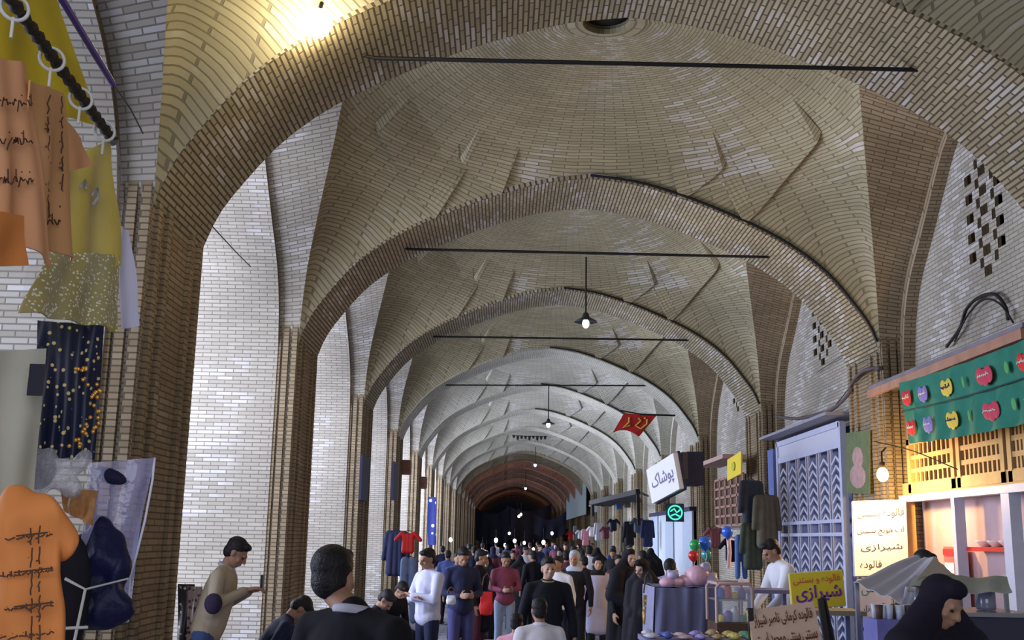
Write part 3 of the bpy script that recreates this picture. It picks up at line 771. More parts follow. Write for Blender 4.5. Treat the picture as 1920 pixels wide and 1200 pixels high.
# ================================================================== right side, nearest shop
XS = 5.62
WOOD = mat('pale_wood', (.50,.30,.12), .6, noise=.25, nscale=5); FRAMEW = mat('painted_frame', (.55,.57,.72), .5, noise=.1)
DWOOD = mat('dark_wood', (.09,.05,.03), .6, noise=.3); STEEL = mat('steel', (.35,.36,.40), .35, metal=.8)
WBOARD = mat('white_board', (.80,.80,.83), .5, noise=.04); INKB = mat('ink', (.06,.05,.12), .7); CREAM = mat('cream_paint', (.62,.50,.36), .7, noise=.12, nscale=5)
GLASS = mat('glass', (.55,.62,.70), .05, alpha=.22, spec=.8)
WIRE = mat('wire', (.01,.01,.012), .6)
def wp(px, py, X=XS): return atx(px, py, X)
# shopfront: timber frame with openings and shelves behind
y0, y1 = 10.6, 15.2
ztop, zlat, zdoor = 3.32, 2.42, 2.36
sf = thing('shopfront', 'timber and white painted shopfront under the green banner', 'shopfront', (XS, 13.0, 0))
def rel(b): return b
def SB(name, lo, hi, m, par=sf):
    b = MB(); b.box((lo[0]-XS, lo[1]-13.0, lo[2]), (hi[0]-XS, hi[1]-13.0, hi[2])); return b.build(name, m, par)
zt = wp(1700, 942).z; zl = wp(1700, 930).z; zu = wp(1705, 838).z
posts = [wp(px, 1000).y for px in (1703, 1797, 1897)] + [10.75]
for i, y in enumerate(posts):
    w_ = (.09, .05, .10, .08)[i]; SB('post', (XS-.05, y-w_, 0), (XS+.08, y+w_, zt+.05), [WOOD, FRAMEW, FRAMEW, FRAMEW][i])
SB('head_rail', (XS-.06, 10.6, zt), (XS+.08, posts[0]+.12, zt+.09), FRAMEW)
SB('sill_panel', (XS+.0, posts[2], 0), (XS+.06, posts[0], .95), mat('painted_panel', (.22,.23,.32), .5))
# upper lattice windows
edges = [wp(px, 880).y for px in (1702, 1794, 1890)] + [10.9]
for i in range(3):
    a, c = edges[i+1]+.04, edges[i]-.04; z0_, z1_ = zt+.12, zu+.10
    b = MB(); X0 = XS-.02-XS
    for (ya, yb, za, zb) in [(a, c, z0_, z0_+.12), (a, c, z1_-.08, z1_), (a, a+.10, z0_, z1_), (c-.10, c, z0_, z1_)]:
        b.box((X0, ya-13, za), (X0+.07, yb-13, zb))
    fr = b.build('lattice_frame', WOOD, sf)
    b = MB(); n = 9
    for k in range(1, n):
        y = a+.10+(c-a-.20)*k/n; b.box((X0+.02, y-.022-13, z0_+.12), (X0+.05, y+.022-13, z1_-.08))
    for k in range(1, 3):
        z = z0_+.12+(z1_-z0_-.20)*k/3; b.box((X0+.015, a+.1-13, z-.03), (X0+.055, c-.1-13, z+.03))
    b.build('lattice', WOOD, fr)
SB('lattice_sill', (XS-.01, 10.6, zt+.085), (XS+.05, posts[0]+.1, zt+.26), WOOD)
SB('back_panel', (XS+.28, 10.6, zt+.05), (XS+.29, 15.2, zu+.3), M_DARK)
# inside of the shop
SB('shop_interior_wall', (XS+.26, 12.2, 0), (XS+.28, 15.2, zt+.1), mat('pink_plaster', (.50,.36,.38), .8, noise=.15, nscale=3))
fz = wp(1790, 1025).z
t = thing('drinks_fridge', 'small red and white drinks cabinet behind the left shop window', 'fridge', (XS+.12, wp(1775,1050).y, 0))
b = MB(); b.bx((0,0,fz/2), (.16,.36,fz)); b.build('body', mat('enamel', (.65,.12,.10), .4), t); b = MB(); b.bx((-.085,0,fz-.35), (.01,.28,.30)); b.build('door', WBOARD, t)
b = MB(); b.bx((-.085,0,fz-.07), (.02,.34,.08)); b.build('sign_panel', RED, t)
y = wp(1845,1030).y; z = wp(1845,1030).z
t = thing('wall_shelf', 'red-edged shelf inside the right shop window', 'shelf', (XS+.16, y, z))
b = MB(); b.bx((0,0,0), (.22,1.2,.05)); b.build('board', RED, t)
for k in range(3):
    b = MB(); b.lathe((XS+.16, y-.3+k*.3, z+.026), [(0,0),(.05,0),(.11,.06),(.115,.075),(.10,.07),(.05,.015),(0,.012)], 16)
    tag(b.build('bowl', mat('enamel', (.8,.65,.6), .4)), 'pale bowl standing on the red-edged shop shelf', 'bowl', 'bowls on the shop shelf')
# awning ledge, timber cornice and green banner
led = thing('awning', 'tin and plank awning ledge running above the green banner', 'awning', (5.35, 13.0, 0))
za = wp(1690, 706, 5.3).z
b = MB(); b.box((-.10, -2.35, za-.02), (.5, 2.35, za+.03)); b.build('tin_sheet', mat('weathered_tin', (.18,.16,.19), .6, noise=.4, nscale=3), led)
b = MB(); b.box((-.12, -2.35, za-.14), (-.07, 2.35, za-.03)); b.build('plank', mat('pinkish_timber', (.34,.18,.12), .7, noise=.4, nscale=4), led)
XB = 5.22
tl, tr, bl, br = atx(1688, 718, XB), atx(1935, 632, XB), atx(1706, 832, XB), atx(1935, 792, XB)
bt_ = thing('banner', 'long green cloth banner with rows of red, yellow and violet cartouches', 'banner', tl)
GREEN = mat('green_cloth', (.02,.16,.11), .85, noise=.35, nscale=5, bump=.2)
o_ = tl.copy()
b = MB(); cloth(b, tl-o_, tr-o_, br-o_, bl-o_, 40, 14, .02, 6, .006, .03); b.build('cloth', GREEN, bt_)
U, D = tr-tl, bl-tl; n_ = Vector((-1, 0, 0))
b = MB()
for v in (.47,): b.tube([tl-o_+U*t_/20+D*v+n_*.035 + Vector((0,0,-.03*math.sin(PI*t_/20))) for t_ in range(21)], .008, 6)
b.build('stripe', mat('dark_trim', (.01,.05,.05), .8), bt_)
cols = [RED, mat('violet_print', (.20,.16,.42), .7), mat('yellow_print', (.60,.45,.06), .7), mat('light_green_print', (.07,.30,.10), .7), mat('rose_print', (.45,.04,.08), .7)]
for r_ in range(2):
    for j, (u, ci, w_) in enumerate([(.07,0,.045),(.22,1,.045),(.42,2,.05),(.56,3,.02),(.70,4,.06),(.86,3,.03),(.95,0,.04)]):
        c = tl-o_+U*u+D*((.27, .75)[r_]) + n_*.045; c.z -= .03*math.sin(PI*u)
        b = MB(); M_ = Matrix((n_, U.normalized(), -D.normalized())).transposed()
        for q_ in range(3 if w_ > .03 else 1): b.ell(c + U.normalized()*(q_-1)*w_*U.length*.45 + D*(.03*(q_ % 2)), (.008, w_*U.length*.48, .10 if w_ > .03 else .07), M_, 12, 8)
        b.build('cartouche', cols[ci], bt_)
        if w_ > .03:
            rs = random.Random(j+r_*9); b = MB()
            p0 = c - U.normalized()*w_*U.length*.7 - D.normalized()*.05 + n_*.008
            strokes(b, p0, p0+U.normalized()*w_*U.length*1.4, p0+D.normalized()*.1, scribble(rs, .05, .95, .5, .5), .007, .004); b.build('lettering', mat('pale_ink', (.6,.55,.5), .7) if ci != 2 else INKB, bt_)
# cables looping above the awning
def cable(name, label, pts, r=.012, m=WIRE, n=8):
    P = [Vector(p) for p in pts]; out = []
    for i in range(len(P)-1):
        p0, p1, p2, p3 = P[max(i-1,0)], P[i], P[i+1], P[min(i+2, len(P)-1)]
        for k in range(n):
            t = k/n; out.append(.5*((2*p1)+(p2-p0)*t+(2*p0-5*p1+4*p2-p3)*t*t+(3*p1-p0-3*p2+p3)*t**3))
    out.append(P[-1]); b = MB(); b.tube(out, r, 6); return tag(b.build(name, m), label, 'cable')
cable('cable', 'thick cable looping up the wall above the awning', [atx(*q, 5.84) for q in [(1775,650),(1800,615),(1812,580),(1835,558),(1865,552),(1885,575),(1890,600)]], .022)
cable('cable', 'thinner cable arching beside the thick loop above the awning', [atx(*q, 5.82) for q in [(1790,640),(1815,590),(1845,562),(1875,570),(1900,605)]], .012)
cable('cable', 'bundle of cables sagging from the pillar down along the gate top', [atx(*q, 5.42) for q in [(1650,690),(1620,695),(1600,715),(1590,740),(1560,768),(1530,778),(1490,785),(1455,780)]], .030, mat('wire_bundle', (.09,.07,.08), .7))
cable('cable', 'thin wire slanting up from the gate to the pillar top', [atx(*q, 5.40) for q in [(1565,762),(1600,720),(1640,690)]], .008)
cable('cable', 'thin wire crossing the lit pillar towards the shop', [atx(1640,828,5.2), atx(1710,845,5.2), atx(1795,880,5.4)], .008)
cable('cable', 'straight wire along the wall above the gate', [atx(*q, 5.85) for q in [(1530,700),(1590,660),(1640,640)]], .006)
cable('cable', 'black wire crossing the arch soffit at upper left', [at(340,350,9.6), at(372,395,10.2), at(440,470,12.5), at(470,500,14.5)], .007)
# bright bulb on the pillar
lp = at(1655, 890, 14.35)
t = thing('wall_lamp', 'bare glowing bulb on a bracket at the orange lit pillar', 'lamp', lp)
EB = mat('bulb_glow', (1,.8,.45), .3, emit=(1,.72,.30), es=60)
b = MB(); b.ell((0,0,0), (.075,.075,.095), None, 16, 12); b.build('bulb', EB, t)
b = MB(); b.lathe((0,0,.09), [(0,.08),(.035,.08),(.04,0),(0,0)], 12); b.build('socket', DWOOD, t)
b = MB(); b.tube([(0,0,.16), (0,.0,.3), (.15,.25,.38), (.28,.75,.38)], .012, 6); b.build('bracket', WIRE, t)
lamp(lp + Vector((-.05, .0, -.12)), 210, (1,.62,.22), .08)
# floodlight on the soffit of the first arch
lq = Vector((-1.70, 8.56, 6.20))
t = thing('soffit_lamp', 'dazzling bare lamp under the crown of the nearest arch', 'lamp', lq)
b = MB(); b.ell((0,0,0), (.11,.11,.13), None, 16, 12); b.build('bulb', mat('bulb_glow', (1,.9,.7), .3, emit=(1,.86,.55), es=90), t)
b = MB(); b.tube([(0,0,.10), (0,.10,.24)], .02, 8); b.build('stem', WIRE, t)
lamp(lq + Vector((0, .22, -.10)), 15, (1,.80,.48), .1)

# menu boards in front of the pillar
def board(name, label, cat, tl, tr, bl, th, m, lines, edge=None, group=None):
    tl, tr, bl = Vector(tl), Vector(tr), Vector(bl); o = (tl+bl)/2; t = thing(name, label, cat, o)
    b = MB(); quad(b, tl-o, tr-o, tr-o+(bl-tl), bl-o, th); b.build('panel', m, t)
    if edge:
        b = MB(); c = [tl-o, tr-o, tr-o+(bl-tl), bl-o]
        for i in range(4): b.bar(c[i], c[(i+1) % 4], edge[1], edge[1]); 
        b.build('frame', edge[0], t)
    for (tx, x0, x1, y0, y1, mm, bo) in lines: text('lettering', tx, tl-o, tr-o, bl-o, mm, t, x0, x1, y0, y1, bold=bo, lift=th+.004)
    return t
Ym = 14.9
board('menu_board', 'tall white menu board with handwritten lines at the lit pillar', 'sign', at(1598,941,Ym), at(1697,938,Ym), at(1602,1080,Ym), .03, mat('board_lit_tone', (.85,.85,.86), .5),  # board white lifted: lamp light put into its colour
      [('فالوده بستنی', .08,.95,.10,.24, INKB,.0), ('آب هویج بستنی'.replace('ه','ه'), .06,.95,.34,.47, INKB,0), ('شیرازی', .12,.9,.58,.68, INKB,0), ('فالوده', .1,.5,.80,.92, INKB,0)], (FRAMEW, .02))
board('menu_board', 'lower white menu board standing by the chador woman', 'sign', at(1607,1088,Ym-.5), at(1668,1084,Ym-.5), at(1611,1215,Ym-.5), .03, WBOARD,
      [('بستنی', .1,.9,.08,.24, mat('green_ink', (.1,.3,.2), .7),0), ('آب انار', .1,.8,.36,.5, INKB,0), ('فالوده', .1,.9,.62,.80, INKB,.01)], (FRAMEW, .02))
# yellow and pinkish signs
PURP = mat('purple_paint', (.16,.02,.35), .6); YEL = mat('yellow_board', (.72,.55,.03), .6, noise=.08); REDP = mat('red_paint', (.6,.08,.06), .6)
Yy = 9.4
ys = board('shop_sign', 'yellow sign with large purple word, propped on a trestle', 'sign', at(1479,1076,Yy), at(1578,1069,Yy), at(1485,1142,Yy), .025, YEL,
      [('فالوده و بستنی', .05,.93,.08,.34, REDP,0), ('شیرازی', .08,.94,.36,.84, PURP,.02)], (mat('sign_edge', (.75,.7,.35), .6), .012))
Ye = 7.6
a_, c_, d_ = at(1400,1146,Ye), at(1524,1129,Ye), at(1416,1232,Ye-.1)
es_ = board('easel_sign', 'pinkish board with two lines of brown brush script on a black easel', 'sign', a_, c_, d_, .02, mat('pink_board', (.62,.43,.33), .7, noise=.06),
      [('فالوده کرمانی ناصر شیراز', .06,.94,.12,.42, mat('brown_ink', (.10,.03,.02), .7),.01), ('بستنی سنتی موجود است', .05,.95,.52,.88, mat('brown_ink', (.10,.03,.02), .7),.01)], (mat('yellow_edge', (.6,.5,.1), .7), .008))
b = MB(); o = (a_+d_)/2
f1, f2 = at(1538,1122,Ye-.02)-o, at(1412,1140,Ye-.02)-o
b.bar(f1, Vector((f1.x+.14, f1.y-.1, -o.z)), .035); b.bar(f1+Vector((.02,0,0)), Vector((f1.x+.45, f1.y+.55, -o.z)), .03); b.bar(f2+Vector((-.02,0,0)), Vector((f2.x-.02, f2.y-.1, -o.z)), .035)
b.bar(Vector((a_.x-o.x-.02, .02, d_.z-o.z)), Vector((c_.x-o.x+.12, .02, d_.z-o.z+.05)), .03)
b.build('easel', mat('black_wood', (.015,.012,.012), .5), es_)
# trestle under the yellow sign
def table(name, label, loc, w_, d, h, topm, legm, cat='table', th=.04):
    t = thing(name, label, cat, loc); b = MB(); b.bx((0,0,h-th/2), (w_,d,th)); b.build('table_top', topm, t)
    for sx in (-1, 1):
        for sy in (-1, 1): b = MB(); b.bar((sx*(w_/2-.05), sy*(d/2-.05), 0), (sx*(w_/2-.05), sy*(d/2-.05), h-th), .04); b.build('leg', legm, t)
    b = MB(); b.bar((-w_/2+.05,-d/2+.05,h*.55), (w_/2-.05,-d/2+.05,h*.55), .03); b.build('stretcher', legm, t)
    return t
q = at(1535, 1142, Yy+.25); table('trestle_table', 'grey trestle with blue legs under the yellow sign', (q.x, q.y, 0), .70, .45, q.z, mat('weathered_wood', (.30,.26,.20), .7), mat('blue_metal', (.22,.28,.50), .5))

# cloth canopies of the ice-cream stall
CAN = mat('canopy_cloth', (.46,.46,.56), .8, noise=.1, nscale=4, bump=.2); CAN2 = mat('canopy_cloth', (.34,.38,.36), .8, noise=.12, nscale=4, bump=.2)
Yk = 8.6
st = thing('stall_canopy', 'grey-white cloth canopy peaked over the juice stall', 'canopy', (3.3, Yk, 0)); o = Vector((3.3, Yk, 0))
b = MB(); cloth(b, at(1715,1041,Yk+.7)-o, at(1752,1045,Yk+.4)-o, at(1690,1130,Yk-.4)-o, at(1600,1090,Yk-.1)-o, 14, 10, .012, 3, .006, .02, 3); b.build('roof_cloth', CAN, st)
b = MB(); cloth(b, at(1752,1045,Yk+.4)-o, at(1790,1078,Yk+.4)-o, at(1730,1108,Yk-.3)-o, at(1700,1108,Yk-.35)-o, 10, 8, .01, 3, .006, .01, 5); b.build('front_flap', mat('canopy_lit_tone', (.55,.48,.44), .8), st)  # flap is a lit copy of the canopy cloth, warm light in its colour
b = MB(); cloth(b, at(1720,1066,Yk+.3)-o, at(1888,1082,Yk+.3)-o, at(1898,1112,Yk-.3)-o, at(1705,1098,Yk-.3)-o, 18, 8, .012, 3, .006, .03, 8); b.build('side_cloth', CAN2, st)
b = MB(); cloth(b, at(1698,1100,Yk-.32)-o, at(1716,1100,Yk-.32)-o, at(1712,1150,Yk-.3)-o, at(1686,1150,Yk-.3)-o, 6, 8, .01, 2, .006, 0, 9); b.build('hanging_flap', CAN, st)
for (px, py, yy_) in [(1712,1046,Yk+.6),(1884,1086,Yk+.2),(1606,1092,Yk)]:
    c = at(px, py, yy_)-o; b = MB(); b.bar((c.x, c.y, 0), c, .03); b.build('pole', STEEL, st)
# counter under the canopy with cups and jars
q = at(1790, 1150, Yk+.1)
ct = thing('stall_counter', 'dark steel counter under the stall canopy', 'counter', (q.x, q.y, 0)); zc_ = q.z
b = MB(); b.bx((0,0,zc_/2), (.9,.7,zc_)); b.build('body', mat('dark_steel', (.06,.06,.10), .4, metal=.4), ct); b = MB(); b.bx((0,0,zc_+.015), (.96,.76,.03)); b.build('worktop', STEEL, ct)
q = at(1672, 1160, Yk-.5); zq = q.z
c2 = thing('side_table', 'small blue-draped side table stacked with cups', 'table', (q.x, q.y, 0))
b = MB(); b.bx((0,0,zq/2), (.32,.3,zq)); b.build('drape', mat('cloth', (.16,.16,.42), .8, noise=.3), c2)
for k in range(8):
    b = MB(); r_ = .030; b.lathe((q.x-.11+(k % 4)*.072, q.y-.06+(k//4)*.09, zq), [(0,0),(.022,0),(r_,.10),(r_-.003,.10),(.02,.006),(0,.006)], 12)
    tag(b.build('cup', mat('cup', (.55,.6,.75), .3) if k % 3 else DWOOD), 'small cup in the cluster beside the canopy flap', 'cup', 'cups on the blue side table')
for k in range(3):
    z = at(1790, 1150, Yk).z+.03
    b = MB(); b.lathe((at(1790,1150,Yk).x-.25+k*.26, Yk+.05, z), [(0,0),(.07,0),(.075,.02),(.075,.14),(.05,.17),(.05,.19),(0,.19)], 14)
    tag(b.build('jar', mat('jar_glass', (.25,.28,.40), .1, spec=.8)), 'dark glass jar on the counter under the canopy', 'jar', 'jars on the stall counter')

# ------------------------------------------------------------------ chevron iron gate of the next bay
XG = 5.60; GW = mat('gate_paint', (.45,.47,.62), .5, noise=.1); GB = mat('gate_blue', (.10,.14,.34), .6, noise=.2)
yn, yf = atx(1582, 900, XG).y, atx(1462, 900, XG).y; zt_ = atx(1575, 792, XG).z
gt = thing('iron_gate', 'pale blue iron gate with columns of chevrons behind the yellow sign', 'gate', (XG, (yn+yf)/2, 0)); cy = (yn+yf)/2
b = MB()
for y in (yn, yf): b.box((-.05, y-.06-cy, 0), (.05, y+.06-cy, zt_))
b.box((-.05, yn-cy, zt_-.08), (.05, yf-cy, zt_+.02)); b.box((-.04, yn-cy, zt_-.42), (.03, yf-cy, zt_-.30))
zm = atx(1520, 990, XG).z
for z in (zm+.1, zm-.12): b.box((-.03, yn-cy, z-.03), (.03, yf-cy, z+.03))
b.build('frame', GW, gt)
b = MB(); b.box((-.02, yn-cy, zt_-.30), (.0, yf-cy, zt_-.06)); b.build('top_panel', mat('gate_panel', (.50,.50,.60), .6), gt)
nb = 6
for i in range(nb):
    yc_ = yn + (yf-yn)*(i+.5)/nb - cy; hw = (yf-yn)/nb*.36
    b = MB()
    for s_ in (-1, 1): b.box((-.02, yc_+s_*hw*1.12-.018, 0), (.02, yc_+s_*hw*1.12+.018, zt_-.42))
    z = .15
    while z < zt_-.6:
        if not (zm-.25 < z < zm+.08):
            for s_ in (-1, 1): b.bar((0, yc_+s_*hw, z), (0, yc_, z+.13), .03, .05)
        z += .16
    b.build('chevron_column', GW, gt)
b = MB(); b.box((5.75, yn+.05, 0), (5.78, yf-.05, zt_-.05)); tag(b.build('cloth_backing', mat('cloth', (.13,.14,.26), .8, noise=.3, nscale=3)), 'dark blue sheeting behind the chevron gate', 'sheeting')
b = MB(); b.box((XG-.1, yf+.10, 0), (XG+.1, yf+.55, zt_-.1)); tag(b.build('shutter_post', GB), 'blue painted shutter edge beside the chevron gate', 'shutter')
b = MB(); b.box((XG-.35, yn-.3, zt_+.08), (XG+.2, yf+.2, zt_+.13)); tag(b.build('door_hood', mat('weathered_tin', (.25,.25,.30), .6, noise=.3)), 'flat grey tin hood over the chevron gate', 'hood')
# posters on the pillar face
def poster(px0, py0, px1, py1, X, label, m, m2):
    a, c, d = atx(px0, py0, X), atx(px1, py0-6, X), atx(px0, py1, X); t = thing('poster', label, 'poster', a)
    b = MB(); quad(b, Vector(), c-a, c-a+(d-a), d-a, .012); b.build('sheet', m, t)
    U_, D_ = c-a, d-a; n = D_.cross(U_).normalized(); b = MB(); M_ = Matrix((U_.normalized(), n, Vector((0,0,1)))).transposed()
    b.ell(U_*.5+D_*.42+n*.01, (U_.length*.24, .008, D_.length*.18), M_, 14, 8); b.ell(U_*.5+D_*.72+n*.01, (U_.length*.36, .008, D_.length*.20), M_, 14, 8); b.build('print', m2, t)
poster(1588, 812, 1632, 925, 5.41, 'dark green poster with pale figure on the pillar beside the gate', mat('poster_paper', (.10,.13,.06), .6, noise=.5, nscale=7), mat('print', (.34,.22,.22), .6, noise=.5, nscale=9))

# ------------------------------------------------------------------ tie rods, pendants, pennant, bunting
def rod(k, pxa, pxb, label, Y, hook=False):
    a, c = at(*pxa, Y), at(*pxb, Y); t = thing('tie_rod', label, 'tie rod', a)
    b = MB(); b.tube([Vector(), c-a], .022, 8); b.build('bar', WIRE, t)
    if hook: d = at(*hook, Y-.3); b = MB(); b.tube([c-a, d-a], .02, 8); b.build('hook', WIRE, t)
    b = MB(); b.tube([Vector((-.45, 0, .08)), Vector((.05,0,0))], .016, 6); b.build('anchor', WIRE, t)
    return a, c
rod(1, (700,109), (1720,131), 'iron tie rod across the nearest arch', 9.6)
rod(2, (762,467), (1440,482), 'iron tie rod under the second arch with bent end', 16.2, (1470,456))
rod(3, (812,631), (1303,638), 'iron tie rod under the third arch', 23.5)
rod(4, (835,722), (1222,723), 'iron tie rod under the fourth arch carrying a small lamp', 30.8)
rod(5, (1200,777), (1266,779), 'short wire holding up the red pennant', 24.5)
def pendant(px, py0, py1, Y, label, s_=1.0):
    a, c = at(px+2, py0, Y), at(px, py1, Y); c.x = a.x; t = thing('pendant_lamp', label, 'lamp', c)
    b = MB(); b.tube([(0,0,a.z-c.z), (0,0,.1)], .014*s_, 6); b.build('stem', WIRE, t)
    b = MB(); b.lathe((0,0,0), [(.02,.14),(.045,.12),(.06,.06),(.17*s_,.0),(.18*s_,-.015),(.165*s_,-.005),(.05,.05),(0,.06)], 18); b.build('shade', mat('enamel', (.03,.035,.035), .5), t)
    b = MB(); b.ell((0,0,-.04), (.055*s_,.055*s_,.075*s_), None, 12, 8); b.build('bulb', mat('bulb_glow', (.9,.9,.95), .3, emit=(.9,.92,1), es=3), t)
pendant(1097, 482, 602, 16.2, 'pendant lamp with dark shade hung from the second tie rod')
pendant(1027, 723, 794, 30.8, 'small pendant lamp hung from the fourth tie rod', 1.1)
pendant(1002, 838, 870, 52, 'distant pendant lamp glowing under the far arches', 1.3)
pendant(984, 880, 914, 66, 'most distant pendant lamp before the dark end', 1.4)
Yp = 24.5; REDF = mat('pennant_cloth', (.42,.02,.02), .7, noise=.15, nscale=3); tl = at(1170,775,Yp)
pn = thing('pennant', 'red hanging pennant with yellow brushed script', 'pennant', tl)
b = MB(); cloth(b, Vector(), at(1232,778,Yp)-tl, at(1198,819,Yp)-tl, at(1149,811,Yp)-tl, 16, 10, .012, 2, .006, 0, 2, .10); b.build('cloth', REDF, pn)
b = MB(); strokes(b, Vector(), at(1232,778,Yp)-tl, at(1149,811,Yp)-tl, [[(.22,.2),(.30,.45),(.22,.75),(.38,.6)],[(.5,.2),(.62,.35),(.55,.6),(.75,.75),(.85,.5),(.78,.25)],[(.66,.18),(.72,.22)]], .022, .03); b.build('lettering', mat('yellow_print', (.7,.5,.1), .7), pn)
bp_ = at(960, 816, 38); o = bp_
gl = thing('bunting', 'string of small black cloth pieces hung across the far nave', 'bunting', o)
b = MB(); c = at(1026,818,38)-o; b.tube([Vector(), c*.5+Vector((0,0,-.03)), c], .01, 6); b.build('string', WIRE, gl)
for k in range(9):
    p = c*(k+.5)/9; b = MB(); hgt = .10+.09*math.sin(k*1.9)**2; quad(b, p+Vector((-.055,0,0)), p+Vector((.055,0,0)), p+Vector((.02,0,-hgt)), p+Vector((-.04,0,-hgt*.8)), .01); b.build('cloth_piece', BLACK, gl)

# conduit cables clipped to the near edge of the arches
for k, lab in [(2,'second'),(3,'third'),(4,'fourth'),(5,'fifth'),(6,'sixth')]:
    b = MB(); pts = [(XN+4.22*math.sin(t*PI/2), A(k)-.03, arch(4.22*math.sin(t*PI/2))+.045) for t in [i/30 for i in range(0, 31)]]
    b.tube(pts, .020, 6); tag(b.build('conduit', WIRE), 'dark cable following the right half of the %s arch rim' % lab, 'cable')

# ================================================================== left foreground: clothes seller's rack
PEACH = mat('peach_cotton', (.80,.40,.20), .75, noise=.12, nscale=5, bump=.25); ORANGE = mat('orange_cotton', (.78,.27,.07), .75, noise=.12, nscale=5, bump=.25)
YELC = mat('yellow_fabric', (.66,.50,.03), .6, noise=.25, nscale=6, bump=.3); RING = mat('white_plastic', (.75,.75,.70), .4)
PLAS = mat('clear_plastic', (.72,.74,.86), .12, alpha=.08, spec=1, noise=.1, bump=.6, nscale=9)
PURR = mat('violet_paint', (.10,.06,.36), .4)
INK = mat('shirt_print', (.10,.05,.03), .8)
def sequin(name, base, glit, sc=90, th=.32):
    m = mat(name, base, .5, noise=.3); nt = m.node_tree; b = nt.nodes['Principled BSDF']; v = nt.nodes.new('ShaderNodeTexVoronoi'); v.inputs['Scale'].default_value = sc
    tc = nt.nodes.new('ShaderNodeTexCoord'); nt.links.new(tc.outputs['Object'], v.inputs['Vector'])
    r = nt.nodes.new('ShaderNodeMapRange'); r.inputs[1].default_value = th; r.inputs[2].default_value = th-.06; nt.links.new(v.outputs['Distance'], r.inputs[0])
    v2 = nt.nodes.new('ShaderNodeSeparateColor'); nt.links.new(v.outputs['Color'], v2.inputs[0])
    g = nt.nodes.new('ShaderNodeMath'); g.operation = 'GREATER_THAN'; g.inputs[1].default_value = .45; nt.links.new(v2.outputs[0], g.inputs[0])
    mu = nt.nodes.new('ShaderNodeMath'); mu.operation = 'MULTIPLY'; nt.links.new(r.outputs[0], mu.inputs[0]); nt.links.new(g.outputs[0], mu.inputs[1])
    mx = nt.nodes.new('ShaderNodeMix'); mx.data_type = 'RGBA'; old = b.inputs['Base Color'].links[0].from_socket
    nt.links.new(mu.outputs[0], mx.inputs[0]); nt.links.new(old, mx.inputs[6]); mx.inputs[7].default_value = (*glit, 1); nt.links.new(mx.outputs[2], b.inputs['Base Color'])
    b.inputs['Roughness'].default_value = .35; return m
SEQY = sequin('sequin_yellow', (.45,.38,.08), (1,1,.8), 110, .42); SEQD = sequin('sequin_dark', (.015,.02,.05), (.75,.60,.25), 55)
Ya, Yb = 2.2, 0
pa = at(12, -12, 2.2)
def onz(px, py, z):      # point at a given height on the ray
    d = ray(px, py); return Vector((0,0,EYE)) + d*((z-EYE)/d.z)
ra, rb = pa, onz(212, 264, pa.z)
t = thing('hanging_rail', 'dark twisted rail hung with plastic bags, high beside the camera', 'rail', ra)
b = MB(); n = 60; U_ = (rb-ra)
b.tube([U_*i/n for i in range(n+1)], [.014+.004*math.sin(i*1.9) for i in range(n+1)], 8); b.build('rope_bar', mat('dark_rope', (.05,.04,.03), .8, noise=.5, nscale=60, bump=.6), t)
va, vb = at(105, -20, 2.5), None
vb = onz(212, 158, va.z)
b = MB(); b.tube([va, vb], .010, 8); tag(b.build('awning_pole', PURR), 'thin violet pole slanting across the upper corner', 'pole')
b = MB(); b.tube([vb, at(245, 205, 3.9), at(268, 250, 4.6)], .0035, 5); tag(b.build('cord', WIRE), 'thin cord running on from the violet pole tip', 'cord')
def along(px):      # point on the rail under pixel column px
    lo, hi = 0, 1
    for _ in range(30):
        m_ = (lo+hi)/2; q = ra+U_*m_; c = CR.transposed() @ (q-Vector((0,0,EYE))); x = 960-F*c.x/c.z
        if x < px: lo = m_
        else: hi = m_
    return ra+U_*lo
def hring(px, label):
    p = along(px); b = MB(); d = U_.normalized(); u = Vector((0,0,1)); v = d.cross(u).normalized()
    R_ = .030; b.tube([p + (u*math.sin(a)+ (v*.8+d*.5).normalized()*math.cos(a))*R_ - Vector((0,0,.006)) for a in [i*2*PI/20 for i in range(20)]], .0045, 6, closed=True)
    q = p - Vector((0,0,R_)); b.tube([q, q-Vector((0,0,.05))], .004, 6)
    return tag(b.build('hanger_ring', RING), label, 'hanger', 'white plastic hanger rings')
for px in (28, 98, 152, 196): hring(px, 'white plastic ring gripping the dark twisted rail')
# yellow cloth hanging behind the rail
def hung(name, label, cat, tl, tr, br, bl, m, amp=.012, waves=3, seed=0, nx=18, ny=18, th=.004, group=None, lines=None, lm=None, lr=.002, sag=0):
    tl, tr, br, bl = map(Vector, (tl, tr, br, bl)); t = thing(name, label, cat, tl, 0, group); o = tl
    b = MB(); cloth(b, tl-o, tr-o, br-o, bl-o, nx, ny, amp, waves, th, sag, seed); b.build('fabric', m, t)
    if lines:
        b = MB(); strokes(b, tl-o, tr-o, bl-o, lines, lr, th+amp*1.6); b.build('lettering', lm or INK, t)
    return t
hung('yellow_cloth', 'mustard yellow cloth spread behind the dark twisted rail', 'cloth', at(-40,-60,2.55), at(95,-30,2.9), at(190,235,3.15), at(-40,190,2.6), YELC, .010, 2, 4)
